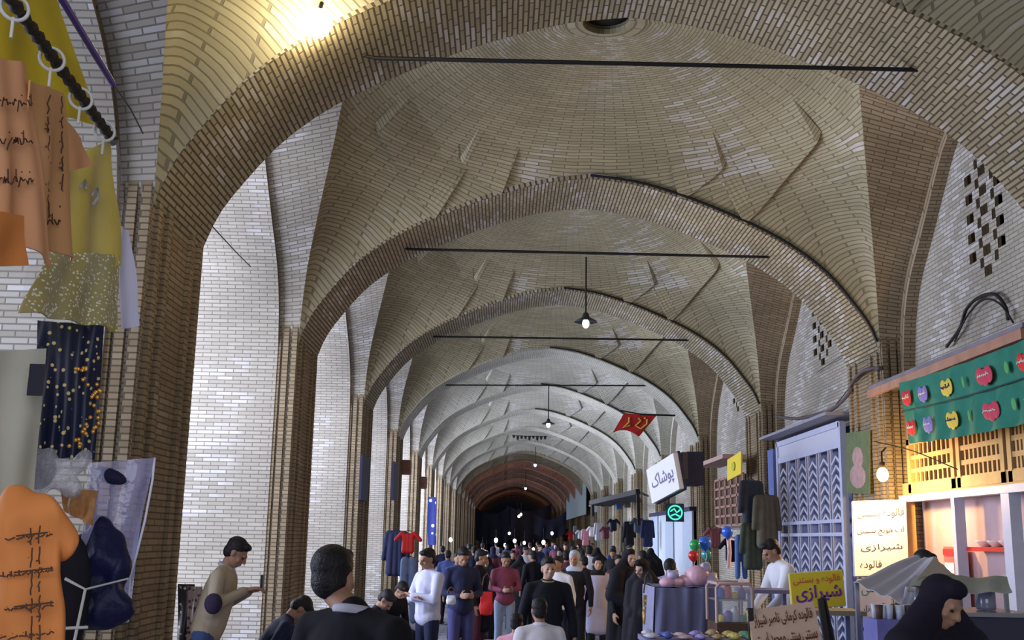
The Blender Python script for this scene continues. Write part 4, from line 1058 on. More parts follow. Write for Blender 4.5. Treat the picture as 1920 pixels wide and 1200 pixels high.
# printed shirts in plastic sleeves
def scr(seed, x0, x1, ys, h):
    rs = random.Random(seed); out = []
    for y in ys: out += scribble(rs, x0, x1, y, h)
    return out
def vscr(seed, xs, y0, y1, h):
    return [[(y, x) for x, y in ln] for ln in scr(seed, y0, y1, xs, h)]
hung('printed_shirt', 'peach shirt with script print hanging highest on the rail', 'shirt', at(-30,105,2.15), at(52,120,2.3), at(100,500,2.3), at(-30,405,2.1), PEACH, .010, 2, 1,
     lines=scr(3, .1, .9, (.3,.55,.8), .10), lr=.0016)
hung('printed_shirt', 'peach shirt with brown vertical script, second on the rail', 'shirt', at(52,150,2.28), at(118,175,2.55), at(135,490,2.5), at(50,440,2.25), mat('peach_cotton', (.72,.38,.17), .75, noise=.12, nscale=5, bump=.25), .008, 2, 2,
     lines=vscr(5, (.35,.75), .15, .9, .12)+scr(6, .1, .9, (.93,), .08), lr=.0018)
hung('printed_shirt', 'short peach sleeve showing past the second shirt', 'shirt', at(112,215,2.58), at(150,260,2.72), at(172,312,2.74), at(120,322,2.6), PEACH, .006, 1, 7, 8, 8)
hung('orange_shirt', 'bright orange hem with grey buttons hanging low at the edge', 'shirt', at(-30,392,2.0), at(42,405,2.12), at(46,498,2.12), at(-30,500,2.0), ORANGE, .004, 1, 9)
# yellow fabric bundle in plastic with sequins
yb = hung('fabric_pack', 'yellow fabric packed in plastic with glittering sequined lower half', 'fabric', at(118,300,2.9), at(205,262,3.1), at(222,500,3.12), at(90,498,2.85), YELC, .012, 2, 6,
     lines=[[(.3,.35),(.4,.3),(.45,.4)],[(.6,.5),(.7,.45),(.75,.55),(.65,.6)]], lm=LGREY, lr=.004)
b = MB(); o = yb.location; cloth(b, at(92,470,2.83)-o, at(222,480,3.1)-o, at(222,622,3.1)-o, at(40,585,2.7)-o, 20, 12, .012, 3, .005, 0, 3); b.build('sequin_panel', SEQY, yb)
b = MB(); cloth(b, at(100,255,2.75)-o, at(222,262,3.05)-o, at(252,612,3.05)-o, at(30,600,2.6)-o, 16, 16, .010, 3, .001, 0, 12); b.build('plastic_sleeve', PLAS, yb)
hung('plastic_strip', 'bright white plastic strip hanging beside the sequined pack', 'plastic', at(222,425,3.2), at(240,432,3.25), at(258,612,3.25), at(222,618,3.2), mat('white_plastic', (.70,.70,.95), .3), .008, 1, 5, 6, 14)
# lower rack: cream bust, tag, dark sequined panel
cb = hung('cream_cloth', 'cream cloth with slanted top hanging beside the dark sequined cloth', 'cloth', at(-40,662,2.4), at(84,655,2.5), at(62,935,2.5), at(-40,935,2.4), mat('cream_cloth', (.50,.50,.40), .7, noise=.1), .008, 1.5, 5, th=.012)
c = at(68, 712, 2.40); b = MB(); b.bx((0,0,0), (.034,.006,.072)); o_ = b.build('price_tag', mat('black_card', (.015,.015,.03), .5)); o_.location = c; tag(o_, 'black card tag pinned at the edge of the cream cloth', 'tag')
hung('sequined_cloth', 'dark cloth with gold and silver sequins behind the cream bust', 'cloth', at(70,600,2.95), at(195,612,3.0), at(178,862,3.0), at(60,860,2.95), SEQD, .016, 3, 8)
b = MB(); rs = random.Random(5)
for i in range(34):
    u = rs.random(); p = at(150+40*math.sin(u*3)-20*u+rs.uniform(-10,14), 690+150*u, 2.93); b.ell(p, (.006,.004,.006), None, 6, 4)
tag(b.build('gold_beads', mat('gold_beads', (.9,.45,.08), .25, metal=.7)), 'trail of orange gold beads on the dark sequined cloth', 'beads', kind='stuff')
# orange T-shirt with printed columns
ot = thing('orange_tshirt', 'orange short-sleeved t-shirt printed with columns of dark script', 't-shirt', at(50,935,2.15)); o = ot.location
b = MB(); A_ = lambda px, py, Y: at(px, py, Y)-o
cap(b, A_(-10,985,2.15), .05, A_(70,975,2.15), .055); cap(b, A_(70,975,2.15), .055, A_(122,1015,2.2), .042)
for px in (0, 35, 62): cap(b, A_(px,985,2.15), .050, A_(px+2,1320,2.1), .055)
cap(b, A_(30,960,2.15), .045, A_(30,940,2.15), .035)
fb = voxel('fabric', b, ORANGE, ot, .008, 6)
for v in fb.data.vertices: v.co.y = v.co.y*.5 + .010*math.sin(v.co.x*55+v.co.z*12) + .006*math.sin(v.co.z*40-v.co.x*25)
b = MB(); tl_, tr_, bl_ = A_(8,985,2.10), A_(98,975,2.10), A_(8,1215,2.085)
strokes(b, tl_, tr_, bl_, scr(21, .0, 1.0, (.12,.42,.70,.92), .05) + vscr(22, (.55,.72), .15, .98, .09) + [[(.25,.10),(.9,.10)],[(.2,.40),(1,.40)],[(.2,.68),(1,.68)]], .0016, .0); b.build('lettering', INK, ot)
# navy garment inside a clear bag, bag with bright rim
ng = thing('packed_garment', 'dark navy garment folded in a big clear plastic bag', 'garment', at(180,1080,2.9)); o = ng.location
b = MB(); A_ = lambda px, py, Y: at(px, py, Y)-o
b.bx(A_(180,1100,2.9), (.15,.07,.17)); b.ell(A_(185,1050,2.9), (.085,.045,.09), None, 16, 12); cap(b, A_(150,1060,2.9), .05, A_(215,1140,2.9), .05); cap(b, A_(185,985,2.9), .03, A_(185,1050,2.9), .06); cap(b, A_(150,1150,2.9), .045, A_(205,1150,2.9), .045)
fb = voxel('fabric', b, mat('cloth', (.010,.012,.06), .5, noise=.4, bump=.6, nscale=18), ng, .009, 3)
for v in fb.data.vertices: v.co.x += .008*math.sin(v.co.z*60+v.co.y*30); v.co.y += .010*math.sin(v.co.x*70)*math.cos(v.co.z*35)
b = MB(); cloth(b, A_(168,868,2.86), A_(290,858,3.0), A_(240,1165,3.0), A_(135,1178,2.85), 20, 22, .014, 2, .001, 0, 3); b.build('plastic_bag', mat('clear_plastic', (.58,.58,.86), .12, alpha=.36, spec=1, noise=.15, bump=.8, nscale=12), ng)
b = MB(); b.tube([A_(290,858,3.0), A_(286,900,3.0), A_(272,975,3.0), A_(256,1040,3.0), A_(244,1080,2.99), A_(240,1165,2.98), A_(150,1176,2.86)], .0035, 6); b.build('bag_seam', mat('plastic_edge', (.8,.82,.95), .2), ng)
cr = thing('crumpled_bag', 'crumpled clear bag over a dark round bundle above the orange t-shirt', 'bag', at(110,880,2.6)); o = cr.location
b = MB(); rs = random.Random(8)
for i in range(14): b.ell(at(40+rs.uniform(0,130), 885+rs.uniform(-28,30), 2.62)-o, (rs.uniform(.02,.04),.02,rs.uniform(.02,.035)), RY(rs.random()*3), 8, 6)
voxel('plastic', b, mat('clear_plastic', (.45,.45,.50), .15, alpha=.45, spec=.9, bump=.8, nscale=30), cr, .008, 1)
b = MB(); b.ell(at(72,880,2.68)-o, (.045,.03,.05), None, 12, 8); b.build('bundle', NAVY, cr)
b = MB(); b.ell(at(205,892,2.9)-o, (.05,.02,.02), RY(.3), 12, 8); b.build('bundle', NAVY, cr)
b = MB(); cloth(b, at(112,915,2.75)-o, at(185,920,2.75)-o, at(172,985,2.75)-o, at(120,960,2.75)-o, 10, 8, .012, 2, .003, 0, 2); b.build('bright_wrap', mat('orange_print', (.45,.22,.08), .6, noise=.6, nscale=40), cr)
b = MB(); p0 = at(120,1070,2.75); b.ell((0,0,0), (.055,.04,.16), None, 14, 10); b.ell((.0,.0,-.18), (.06,.045,.10), None, 12, 8)
o_ = voxel('dark_garment', b, BLACK, None, .01, 2); o_.location = at(128,1120,2.8); tag(o_, 'black garment hanging between orange t-shirt and clear bag', 'garment')
b = MB(); q1, q2, q3 = at(140,1200,2.7), at(160,1105,2.7), at(122,1085,2.7)
b.tube([q1, q2, q3], .004, 6); b.tube([at(88,1180,2.68), at(165,1176,2.7)], .004, 6); b.tube([at(160,1105,2.7), at(240,1085,2.8)], .0025, 6); tag(b.build('wire_hanger', RING), 'white wire hanger below the crumpled bag', 'hanger')

# ------------------------------------------------------------------ goods along the left arcade
def scarf(px, py0, py1, Y, label, m, w_=.12, seed=0, group=None, cat='scarf', name='hanging_scarf', X=None):
    a = at(px, py0, Y); c = at(px, py1, Y); u = Vector((w_/2,0,0)); return hung(name, label, cat, a-u, a+u, c+u*1.2, c-u*1.2, m, .02, 1.5, seed, 8, 10, .008, group)
fl = sequin('floral_print', (.35,.30,.28), (.12,.02,.05), 30, .5)
scarf(350, 1095, 1215, 10.55, 'black patterned scarf at the foot of the nearest pillar', sequin('dark_print', (.02,.02,.025), (.5,.45,.4), 22, .3), .16, 1)
scarf(366, 1100, 1215, 10.5, 'white and rust floral scarf beside the man with the phone', fl, .14, 2)
scarf(385, 1106, 1180, 10.7, 'violet scarf peeping out behind the floral one', mat('cloth', (.20,.14,.42), .8), .10, 3)
def panelbox(px0, py0, px1, py1, Y, th, name, label, cat, m):
    a, c = at(px0, py0, Y), at(px1, py0, Y); d = at(px0, py1, Y); b = MB(); b.box((0,0,d.z-a.z), (c.x-a.x, th, 0)); o = b.build(name, m); o.location = a; return tag(o, label, cat)
DP = mat('dark_board', (.02,.02,.06), .6, noise=.3)
def sidebox(X, px0, px1, py0, py1, name, label, cat, m, th=.05):
    a, c = atx(px0, py0, X), atx(px1, py0, X); d = atx(px0, py1, X); b = MB(); b.box((0, 0, d.z-a.z), (th, c.y-a.y, 0)); o = b.build(name, m); o.location = a; return tag(o, label, cat)
XL = XN-W+.04
sidebox(XL, 676, 689, 852, 938, 'notice_board', 'tall dark notice board on the third pillar', 'board', DP)
sidebox(XL, 736, 744, 865, 938, 'notice_board', 'narrow dark board on the fourth pillar', 'board', DP)
def drum(px, py, Y, label):
    c = at(px, py, Y); t = thing('hanging_drum', label, 'lamp', c); b = MB(); M_ = RY(PI/2)
    b.lathe((0,0,0), [(0,-.22),(.20,-.22),(.22,-.18),(.22,.18),(.20,.22),(0,.22)], 16, M_); b.build('body', mat('rusty_red', (.26,.12,.09), .6, noise=.3), t)
    b = MB(); b.tube([(-.22,0,0),(-.5,0,0)], .03, 6); b.build('bracket', WIRE, t)
drum(757, 876, 31.5, 'rust-coloured round drum projecting from the fourth pillar'); drum(789, 905, 38.5, 'smaller rust-coloured drum projecting from the fifth pillar')
pz = sequin('dotted_blue', (.02,.03,.16), (.55,.6,.8), 4, .3)
t = thing('vertical_banner', 'narrow dark blue dotted banner hanging down the sixth pillar', 'banner', at(802,932,44)); o = t.location
b = MB(); cloth(b, Vector(), at(818,932,44)-o, at(818,1022,44)-o, at(802,1022,44)-o, 6, 14, .01, 1, .02); b.build('cloth', pz, t)

# garments: three shapes copied with their own cloth
def garment(kind, m, label, loc, rz=0, group=None, cat='garment'):
    b = MB()
    if kind == 0:     # coat
        for s_ in (-1,0,1): cap(b, (s_*.09,0,-.16), .075, (s_*.11,0,-.88), .09)
        cap(b, (-.17,0,-.10), .05, (.17,0,-.10), .05)
        for s_ in (-1,1): cap(b, (s_*.19,0,-.12), .055, (s_*.25,0,-.62), .045)
    elif kind == 1:   # shirt
        for s_ in (-1,0,1): cap(b, (s_*.09,0,-.15), .065, (s_*.09,0,-.52), .07)
        for s_ in (-1,1): cap(b, (s_*.15,0,-.10), .055, (s_*.30,0,-.26), .05)
    else:             # trousers or long dress
        for s_ in (-1,1): cap(b, (s_*.06,0,-.10), .075, (s_*.09,0,-.95), .06)
    t = thing(['hanging_coat','hanging_shirt','hanging_trousers'][kind], label, cat, loc, rz, group)
    voxel('fabric', b, m, t, .018, 3)
    b = MB(); b.tube([(-.15,0,-.10),(0,0,-.02),(.15,0,-.10)], .008, 6); b.tube([(0,0,-.02),(0,0,.05),(.03,0,.07)], .006, 6); b.build('hanger', WIRE, t)
    return t
G0 = garment(0, NAVY, 'dark coat hanging on the third pillar above the squatting vendors', at(744,990,22.3)); G1 = garment(1, RED, 'bright red hooded shirt hung by the left arcade', at(766,992,16.5)); G1.scale = (.62,.8,.62); G2 = garment(2, mat('denim', (.12,.16,.28), .8, noise=.4), 'washed denim trousers hung under the bright red shirt', at(768,1040,16.55))
def gcopy(src, m, label, loc, rz=0, sc_=1, group=None):
    r = dup(src, loc, rz, label); r.scale = (sc_,)*3
    if group: r['group'] = group
    for ch in children(r):
        if ch.name.startswith('fabric'):
            for sl in ch.material_slots: sl.link = 'OBJECT'; sl.material = m
    return r
XR = XN+W-.25
DGR = mat('cloth', (.05,.06,.08), .8, noise=.3); OLV = mat('cloth', (.12,.11,.08), .8, noise=.3); BLU = mat('cloth', (.10,.18,.45), .8, noise=.3)
gcopy(G0, DGR, 'charcoal garment bag hung high by the blue shutter edge', atx(1408, 895, 5.0), .3, 1.1)
gcopy(G0, OLV, 'olive brown coat hung beside the blue shutter edge', atx(1436, 922, 5.15), .3, 1.15)
gcopy(G0, mat('cloth', (.06,.08,.06), .8, noise=.4), 'dark green coat hung under the charcoal garment bag', atx(1410, 975, 4.9), .2, 1.0)
gcopy(G2, BLU, 'blue trousers hung above the stall rail', atx(1388, 1000, 4.8), .2, .9)
gcopy(G1, BLACK, 'black shirt hung above the glass case', atx(1372, 1005, 4.7), .2, .9)
gcopy(G1, mat('cloth', (.30,.10,.12), .8), 'dull red shirt hung between balloons and lattice', atx(1340, 985, 5.0), .2, .9)
# rows of clothes down the right-hand shops
row = [(1214,972,4.9,0,NAVY,'navy coat'),(1196,968,4.8,1,DGR,'charcoal shirt'),(1180,975,4.7,0,BLACK,'black coat'),(1168,985,4.5,2,OLV,'olive trousers'),(1150,970,4.7,1,NAVY,'navy shirt'),(1136,985,4.5,1,MAROON,'maroon shirt'),
 (1122,978,4.8,0,LGREY,'pale grey coat'),(1110,985,4.6,1,WHITE,'white shirt'),(1098,990,4.5,0,PINK,'pink coat'),(1088,992,4.6,1,WHITE,'white shirt'),(1078,985,4.8,2,mat('cloth',(.3,.5,.6),.8),'pale blue trousers'),(1070,995,4.3,1,RED,'red shirt'),
 (1060,990,4.5,0,BLACK,'black coat'),(1052,985,4.6,1,BLU,'blue shirt'),(1140,925,4.9,1,DGR,'charcoal shirt'),(1160,930,4.9,1,BLU,'blue shirt'),(1176,925,5.0,1,OLV,'olive shirt'),(1115,940,4.9,1,LGREY,'pale grey shirt')]
for i, (px, py, X, kd, m, w_) in enumerate(row):
    z_ = 'in the upper row below the black awning' if py < 950 else 'nearest to the roller shutter' if px > 1175 else 'halfway down the right shops' if px > 1105 else 'far down the right shops'
    gcopy([G0,G1,G2][kd], m, '%s hanging %s' % (w_, z_), atx(px, py, X), .4, 1.0, 'clothes hanging: %s %s' % (w_, z_))

# ------------------------------------------------------------------ right shops further on
# white box sign with grey lettering, projecting over the nave
a_, c_, d_ = at(1222,880,21.5), at(1273,848,20.0), at(1233,943,21.5)
t = board('box_sign', 'white tilted box sign with violet-grey lettering above the roller shutters', 'sign', a_, c_, d_, .12, WBOARD, [('پوشاک', .12,.9,.25,.75, mat('violet_grey_ink', (.22,.18,.30), .7),.01)], (DP, .05))
b = MB(); p0 = at(1298,880,20.6); b.bx((0,0,0), (.30,.7,.62)); tv = b.build('cabinet_box', DP); tv.location = p0; tag(tv, 'dark box mounted behind the white tilted sign', 'box')
b = MB(); b.bx((0,0,0), (.1,.45,.5)); tv = b.build('cabinet_box', mat('dark_board', (.05,.04,.04), .6)); tv.location = at(1276,872,19.9)+Vector((.1,.3,0)); tag(tv, 'brown-black box between the white sign and the dark box', 'box')
# green round neon
ge = mat('green_neon', (.05,.8,.4), .4, emit=(.05,.9,.45), es=2.2); gc = at(1266, 961, 20.5); t = thing('neon_sign', 'round green neon sign below the white box sign', 'sign', gc)
b = MB(); b.tube([(.13*math.cos(a), 0, .13*math.sin(a)) for a in [i*2*PI/20 for i in range(20)]], .012, 6, closed=True)
b.tube([(-.09,0,.02),(-.02,0,.07),(.03,0,0),(.09,0,.05)], .012, 6); b.tube([(-.08,0,-.06),(0,0,-.03),(.08,0,-.07)], .012, 6); b.build('tube', ge, t)
b = MB(); b.bx((0,.03,0), (.34,.02,.34)); b.build('back_plate', DP, t)
# roller shutter bay
XQ = 5.33
yA, yB = atx(1300,1000,XQ).y, atx(1222,1000,XQ).y
t = thing('roller_shutter', 'pale blue-grey folding shutter doors behind the cart', 'shutter', (XQ, (yA+yB)/2, 0)); zz = atx(1250,965,XQ).z
for i in range(5):
    ya_ = yA+(yB-yA)*i/5; b = MB(); b.box((-.03+.03*(i % 2), ya_+.03-(yA+yB)/2, 0), (.02+.03*(i % 2), ya_+(yB-yA)/5-.03-(yA+yB)/2, zz)); b.build('leaf', [mat('shutter_paint', (.36,.42,.52), .5, noise=.15), mat('shutter_paint', (.50,.55,.62), .5, noise=.1)][i % 2], t)
b = MB(); b.box((-.1, -(yB-yA)/2, zz), (.1, (yB-yA)/2, zz+.12)); b.build('lintel_box', DP, t)
# brown brick-lattice shopfront in the third bay
y3a, y3b = atx(1396,900,5.6).y, atx(1343,900,5.6).y
t = thing('lattice_window', 'brown lattice window above the hanging clothes', 'window frame', (5.6, (y3a+y3b)/2, 0)); hz0, hz1 = atx(1370,985,5.6).z, atx(1370,895,5.6).z; cy = (y3a+y3b)/2
b = MB(); b.box((0, y3a-cy, hz0), (.04, y3b-cy, hz1)); b.build('dark_panel', DWOOD, t)
b = MB()
for k in range(6): z = hz0+(hz1-hz0)*k/5; b.box((-.05, y3a-cy, z-.03), (0, y3b-cy, z+.03))
for k in range(6): y = y3a+(y3b-y3a)*k/5-cy; b.box((-.05, y-.05, hz0), (0, y+.05, hz1))
b.build('lattice', mat('reddish_wood', (.30,.17,.13), .7, noise=.2), t)
b = MB(); b.box((-.5, y3a-cy, hz1+.35), (.1, y3b-cy, hz1+.45)); b.build('hood', mat('pinkish_wood', (.42,.28,.25), .7), t)
a_, c_, d_ = atx(1392,846,5.1), atx(1366,862,5.1), atx(1392,888,5.1)
t = thing('yellow_placard', 'small yellow placard above the brown lattice window', 'sign', c_); b = MB(); quad(b, Vector(), a_-c_, d_-c_, c_+(d_-a_)-c_, .03); b.build('panel', YEL, t)
b = MB(); e_ = (a_-c_); b.ell(e_*.5+(d_-a_)*.5+Vector((-.05,0,0)), (.02,.18,.10), None, 10, 6); b.build('print', mat('yellow_green', (.45,.5,.05), .7), t)
# black awning frame further along
t = thing('shop_awning', 'black awning frame jutting out over the clothes shops', 'awning', at(1150,930,33)); o = t.location
b = MB(); b.bar(at(1108,943,36)-o, at(1196,922,30)-o, .12, .14); b.bar(at(1196,922,30)-o, at(1198,985,30)-o, .08); b.bar(at(1112,943,36)-o, at(1112,968,36)-o, .08); b.bar(at(1196,922,30)-o, atx(1215,930,5.4)-o, .06); b.build('frame', WIRE, t)
b = MB(); cloth(b, at(1112,945,35.8)-o, at(1194,926,30)-o, atx(1205,940,5.3)-o, atx(1130,950,5.3)-o, 12, 6, .04, 3, .01); b.build('cloth', BLACK, t)
# pale blue wall panels
sidebox(5.35, 1062, 1098, 925, 975, 'wall_sign', 'pale blue-green panel high on the far right shops', 'sign', mat('pale_panel', (.30,.42,.46), .7, noise=.2))
# dark hanging cloths and end of the hall
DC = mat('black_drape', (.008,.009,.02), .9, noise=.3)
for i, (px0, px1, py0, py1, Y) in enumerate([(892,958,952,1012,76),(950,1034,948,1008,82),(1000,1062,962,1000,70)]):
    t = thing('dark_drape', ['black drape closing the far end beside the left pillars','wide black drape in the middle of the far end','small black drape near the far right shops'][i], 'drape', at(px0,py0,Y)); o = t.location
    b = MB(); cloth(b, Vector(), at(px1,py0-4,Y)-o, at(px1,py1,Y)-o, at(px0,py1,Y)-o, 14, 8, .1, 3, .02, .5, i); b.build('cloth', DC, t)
rs = random.Random(3)
for i, (px, py, Y, r_) in enumerate([(973,968,60,.11),(930,1013,46,.13),(965,1014,40,.10),(983,1018,42,.09),(1019,1017,36,.10),(904,1038,30,.10),(912,1045,29,.07),(1000,1030,48,.10),(845,1012,30,.08),(947,1022,55,.12),(1035,1000,62,.13),(955,1000,66,.12)]):
    c = at(px, py, Y); r_ *= .75; t = thing('bare_bulb', 'small bare glowing bulb hanging %s' % (['at the dark far end','over the far crowd','above heads by the left arcade'][i % 3]), 'lamp', c, 0, 'bare bulbs of the far stalls, ' + ['dark end','far crowd','left arcade'][i % 3])
    b = MB(); b.ell((0,0,0), (r_*.8,r_*.8,r_), None, 10, 8); b.build('bulb', mat('bulb_glow', (1,.95,.85), .3, emit=(1,.93,.80), es=9), t); b = MB(); b.tube([(0,0,r_*.8),(0,0,.45)], .006, 5); b.build('flex', WIRE, t)

# ------------------------------------------------------------------ balloons, cart, glass case, low stall
def balloon(px, py, Y, r_, label, col):
    c = at(px, py, Y); t = thing('balloon', label, 'balloon', c); b = MB(); b.lathe((0,0,0), [(0,-r_*1.22),(r_*.10,-r_*1.2),(r_*.42,-r_*.98),(r_*.82,-r_*.55),(r_,0),(r_*.9,r_*.5),(r_*.5,r_*.88),(0,r_)], 20); b.build('skin', mat('rubber', col, .2, spec=.6), t)
    b = MB(); b.lathe((0,0,-r_*1.2), [(r_*.04,.02),(r_*.16,-.02),(0,-.02)], 10); b.build('knot', mat('rubber', col, .3), t)
    b = MB(); b.tube([(0,0,-r_*1.2),(.02,0,-r_*2),(-.01,0,-r_*3.2)], .004, 5); b.build('string', WBOARD, t)
balloon(1303,1022,14,.072,'green balloon beside the bigger blue one', (.02,.35,.10)); balloon(1322,1018,14.1,.085,'blue balloon between the green one and the pillar', (.03,.15,.70)); balloon(1300,1042,13.9,.068,'red balloon lowest in the cluster', (.60,.03,.02))
balloon(1325,1040,14.3,.070,'blue-green balloon under the bigger blue one', (.04,.30,.30)); balloon(1364,997,14.2,.075,'blue balloon floating alone above the glass case', (.03,.14,.72))
c = at(1366,1010,14.3); b = MB(); b.tube([c, c+Vector((.01,0,-.18)), c+Vector((-.01,0,-.38))], .028, 8); tag(b.build('ribbon_tube', mat('pink_white', (.75,.5,.55), .6)), 'pink and white tube dangling below the lone blue balloon', 'decoration')
Yt = 12.2
a_, c_ = at(1262,1102,Yt), at(1338,1096,Yt)
ct = thing('vendor_cart', 'cart draped in blue-grey cloth, heaped with pink bundles', 'cart', ((a_.x+c_.x)/2-.06, Yt+.45, 0)); o = ct.location; zt_ = a_.z; hw = (c_.x-a_.x)/2+.12
b = MB(); b.box((-hw, -.45, .25), (hw, .45, zt_-.02)); b.build('body', DP, ct)
GREYC = mat('grey_drape', (.16,.17,.30), .85, noise=.2, nscale=4, bump=.3)
b = MB(); cloth(b, (-hw-.02,-.48,zt_), (hw+.02,-.48,zt_), (hw+.05,-.52,.28), (-hw-.05,-.52,.28), 26, 12, .03, 5, .006, 0, 4); b.build('front_drape', GREYC, ct)
b = MB(); cloth(b, (-hw-.02,.45,zt_), (-hw-.02,-.48,zt_), (-hw-.06,-.5,.28), (-hw-.06,.45,.28), 14, 10, .02, 3, .006, 0, 5); b.build('side_drape', mat('grey_drape', (.30,.30,.46), .85, noise=.2), ct)
b = MB(); cloth(b, (-hw,.46,zt_+.005), (hw,.46,zt_+.005), (hw,-.48,zt_+.005), (-hw,-.48,zt_+.005), 12, 8, .006, 3, .005, 0, 6); b.build('top_cloth', GREYC, ct)
for sx in (-1, 1): b = MB(); M_ = RY(PI/2); b.lathe((sx*(hw-.1),0,.14), [(0,-.03),(.14,-.03),(.14,.03),(0,.03)], 16, M_); b.build('wheel', WIRE, ct)
PK = [mat('pink_plastic', (.72,.42,.52), .4, noise=.15, bump=.3), mat('pink_plastic', (.62,.36,.38), .4, noise=.15, bump=.3), mat('lilac_plastic', (.48,.45,.68), .4, noise=.15, bump=.3)]
for i, (px, py, rx, rz_, mi) in enumerate([(1252,1092,.10,.06,0),(1272,1094,.09,.06,1),(1290,1090,.09,.07,0),(1308,1080,.14,.12,0),(1330,1088,.10,.09,2),(1262,1078,.07,.05,2),(1322,1066,.07,.07,2),(1342,1094,.07,.05,0)]):
    c = at(px, py, Yt+.25); b = MB(); rs = random.Random(i); b.ell((0,0,0), (rx,rx*.9,rz_), None, 14, 10)
    for k in range(5): b.ell((rs.uniform(-1,1)*rx*.7, rs.uniform(-1,1)*rx*.6, rs.uniform(-.2,.8)*rz_), (rx*.45,rx*.4,rz_*.5), None, 8, 6)
    o_ = voxel('wrapped_bundle', b, PK[mi], None, .012, 2); o_.location = (c.x, c.y, max(c.z, zt_+rz_*.8)); tag(o_, ['pink bundle at the left end of the cart','dull pink bundle beside the bending person','pink bundle in the middle of the cart','largest pink bundle on the cart','lilac bundle at the right end of the cart','small lilac bundle behind the pink ones','lilac bundle topping the heap on the cart','small pink bundle at the cart edge'][i], 'bundle')
# glass case with pinkish rounded frame
Yg = 10.8; a_, c_, d_ = at(1343,1094,Yg), at(1410,1093,Yg), at(1343,1168,Yg)
gc_ = thing('glass_case', 'glass display case with rounded pinkish frame in front of the stall rail', 'display case', ((a_.x+c_.x)/2, Yg+.25, 0)); hw = (c_.x-a_.x)/2; zt2, zb2 = a_.z, d_.z
FRP = mat('pink_frame', (.50,.34,.32), .5)
b = MB(); b.tube([(-hw,-.25,zb2),(-hw,-.25,zt2-.04),(-hw+.03,-.25,zt2),(hw-.03,-.25,zt2),(hw,-.25,zt2-.04),(hw,-.25,zb2)], .016, 8)
b.tube([(-hw,.25,zb2),(-hw,.25,zt2-.04),(-hw+.03,.25,zt2),(hw-.03,.25,zt2),(hw,.25,zt2-.04),(hw,.25,zb2)], .016, 8)
for sx in (-1, 1): b.bar((sx*(hw-.02),-.25,zt2),(sx*(hw-.02),.25,zt2),.025)
b.build('frame', FRP, gc_)
b = MB(); b.box((-hw,-.25,0),(hw,.25,zb2)); b.build('base', DWOOD, gc_)
b = MB(); b.box((-hw+.01,-.252,zb2+.01),(hw-.01,-.248,zt2-.02)); b.build('pane', GLASS, gc_)
b = MB(); b.box((-hw+.01,-.2,zb2+(zt2-zb2)*.55),(hw-.01,.2,zb2+(zt2-zb2)*.55+.015)); b.build('shelf', STEEL, gc_)
rs = random.Random(4); gz = [zb2+.002, zb2+(zt2-zb2)*.55+.017]
cl_ = [('yellow',(.7,.6,.05)),('red',(.55,.05,.04)),('blue',(.05,.1,.45)),('green',(.1,.35,.1)),('white',(.7,.7,.75)),('violet',(.2,.08,.4))]
for i in range(8):
    x = gc_.location.x - hw + .07 + (i % 4)*(2*hw-.14)/3; z = gz[i//4]; cn, cc = cl_[(i*5) % 6]; b = MB(); hgt = .07+.04*(i % 3)
    b.lathe((x, gc_.location.y-.10, z), [(0,0),(.035,0),(.04,hgt*.2),(.04,hgt*.75),(.015,hgt),(0,hgt)], 12); tag(b.build('toy', cm(cc, .5)), '%s item on the %s level of the glass case, %s from its edge' % (cn, ['lower','upper'][i//4], ['first','second','third','fourth'][i % 4]), 'toy')
# steel rail stall beside it
q = at(1438, 1104, 12.6); table('stall_rail', 'blue steel rail frame the man in white shirt leans over', (q.x, q.y, 0), .62, .6, q.z, mat('violet_board', (.20,.18,.32), .6), mat('blue_metal', (.25,.30,.55), .4))
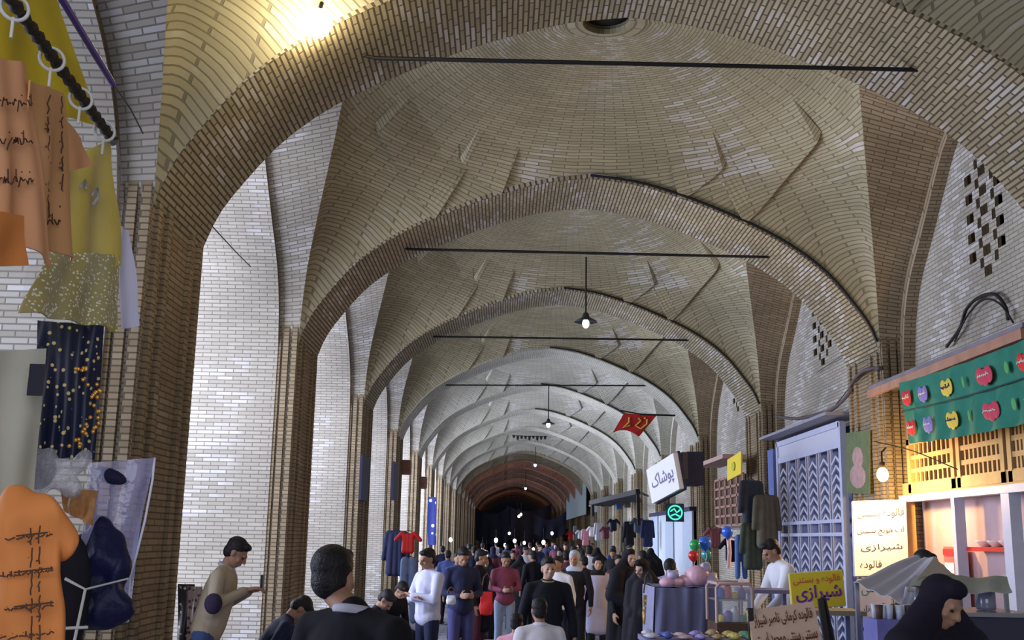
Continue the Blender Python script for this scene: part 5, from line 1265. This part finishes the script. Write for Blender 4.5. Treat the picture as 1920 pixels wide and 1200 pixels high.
# low goods table at the very front
q = at(1318, 1192, 9.0); lt = table('goods_table', 'low table crowded with packets in front of the glass case', (q.x, q.y+.15, 0), .95, .6, q.z-.03, mat('cloth', (.22,.22,.36), .8), DWOOD)
for i in range(14):
    x = q.x-.42+(i % 7)*.135; y = q.y+.0+(i//7)*.24; cn, cc = [('white',(.7,.7,.8)),('yellow',(.6,.5,.15)),('lilac',(.35,.3,.65)),('blue',(.1,.15,.5)),('green',(.12,.3,.2)),('tan',(.45,.33,.18)),('pale pink',(.7,.5,.55))][(i*3) % 7]
    rs = random.Random(i); b = MB(); w_, d_2, h_ = rs.uniform(.08,.12), rs.uniform(.10,.16), rs.uniform(.03,.07); b.ell((0,0,h_/2), (w_/2,d_2/2,h_/2), RZ(rs.uniform(-.5,.5)), 12, 8); b.ell((w_*.45,0,h_*.5), (w_*.18,d_2*.3,h_*.12), None, 8, 6); b.ell((-w_*.45,0,h_*.5), (w_*.18,d_2*.3,h_*.12), None, 8, 6)
    o_ = voxel('sweet_packet', b, cm(cc, .35, bump=.4), None, .008, 1); o_.location = (x, y, q.z-.03); tag(o_, '%s packet in the %s row on the low goods table, %s along' % (cn, ['front','back'][i//7], ['first','second','third','fourth','fifth','sixth','last'][i % 7]), 'packet', 'packets on the low goods table')

for i, c in enumerate(FILL_LAMPS_FAR):
    lamp(c, 130, (1,.62,.42), .15)
    t = thing('fill_bulb', ['added warm fill bulb where the vault turns reddish','added warm fill bulb deeper under the reddish vault','added warm fill bulb just before the dark end'][i], 'lamp', Vector(c))
    b = MB(); b.ell((0,0,0), (.07,.07,.09), None, 10, 8); b.build('bulb', EB, t); b = MB(); b.tube([(0,0,.08),(0,0,4.0)], .01, 5); b.build('flex', WIRE, t)

def bag(px, py, Y, w_, h_, label, m):
    c = at(px, py, Y); t = thing('shoulder_bag', label, 'bag', c); b = MB()
    b.bx((0,0,-.02), (w_*.8,.08,h_*.8)); b.ell((0,0,-h_*.2), (w_/2,.06,h_*.3), None, 14, 8)
    voxel('body', b, m, t, .012, 3); b = MB(); b.tube([(-w_*.35,0,h_*.4),(-w_*.2,0,h_*.85),(0,0,h_),(w_*.2,0,h_*.85),(w_*.35,0,h_*.4)], .01, 6); b.build('strap', DWOOD, t)
bag(1216, 1140, 12.9, .16, .42, 'gold and brown patterned bag carried by the woman in black chador', sequin('gold_pattern', (.30,.17,.03), (.70,.55,.25), 35, .45))
bag(912, 1128, 15.9, .22, .40, 'red shopping bag between the denim man and the pale jeans', RED)
bag(846, 1122, 14.0, .14, .14, 'small white bag at the side of the denim jacket man', WHITE)
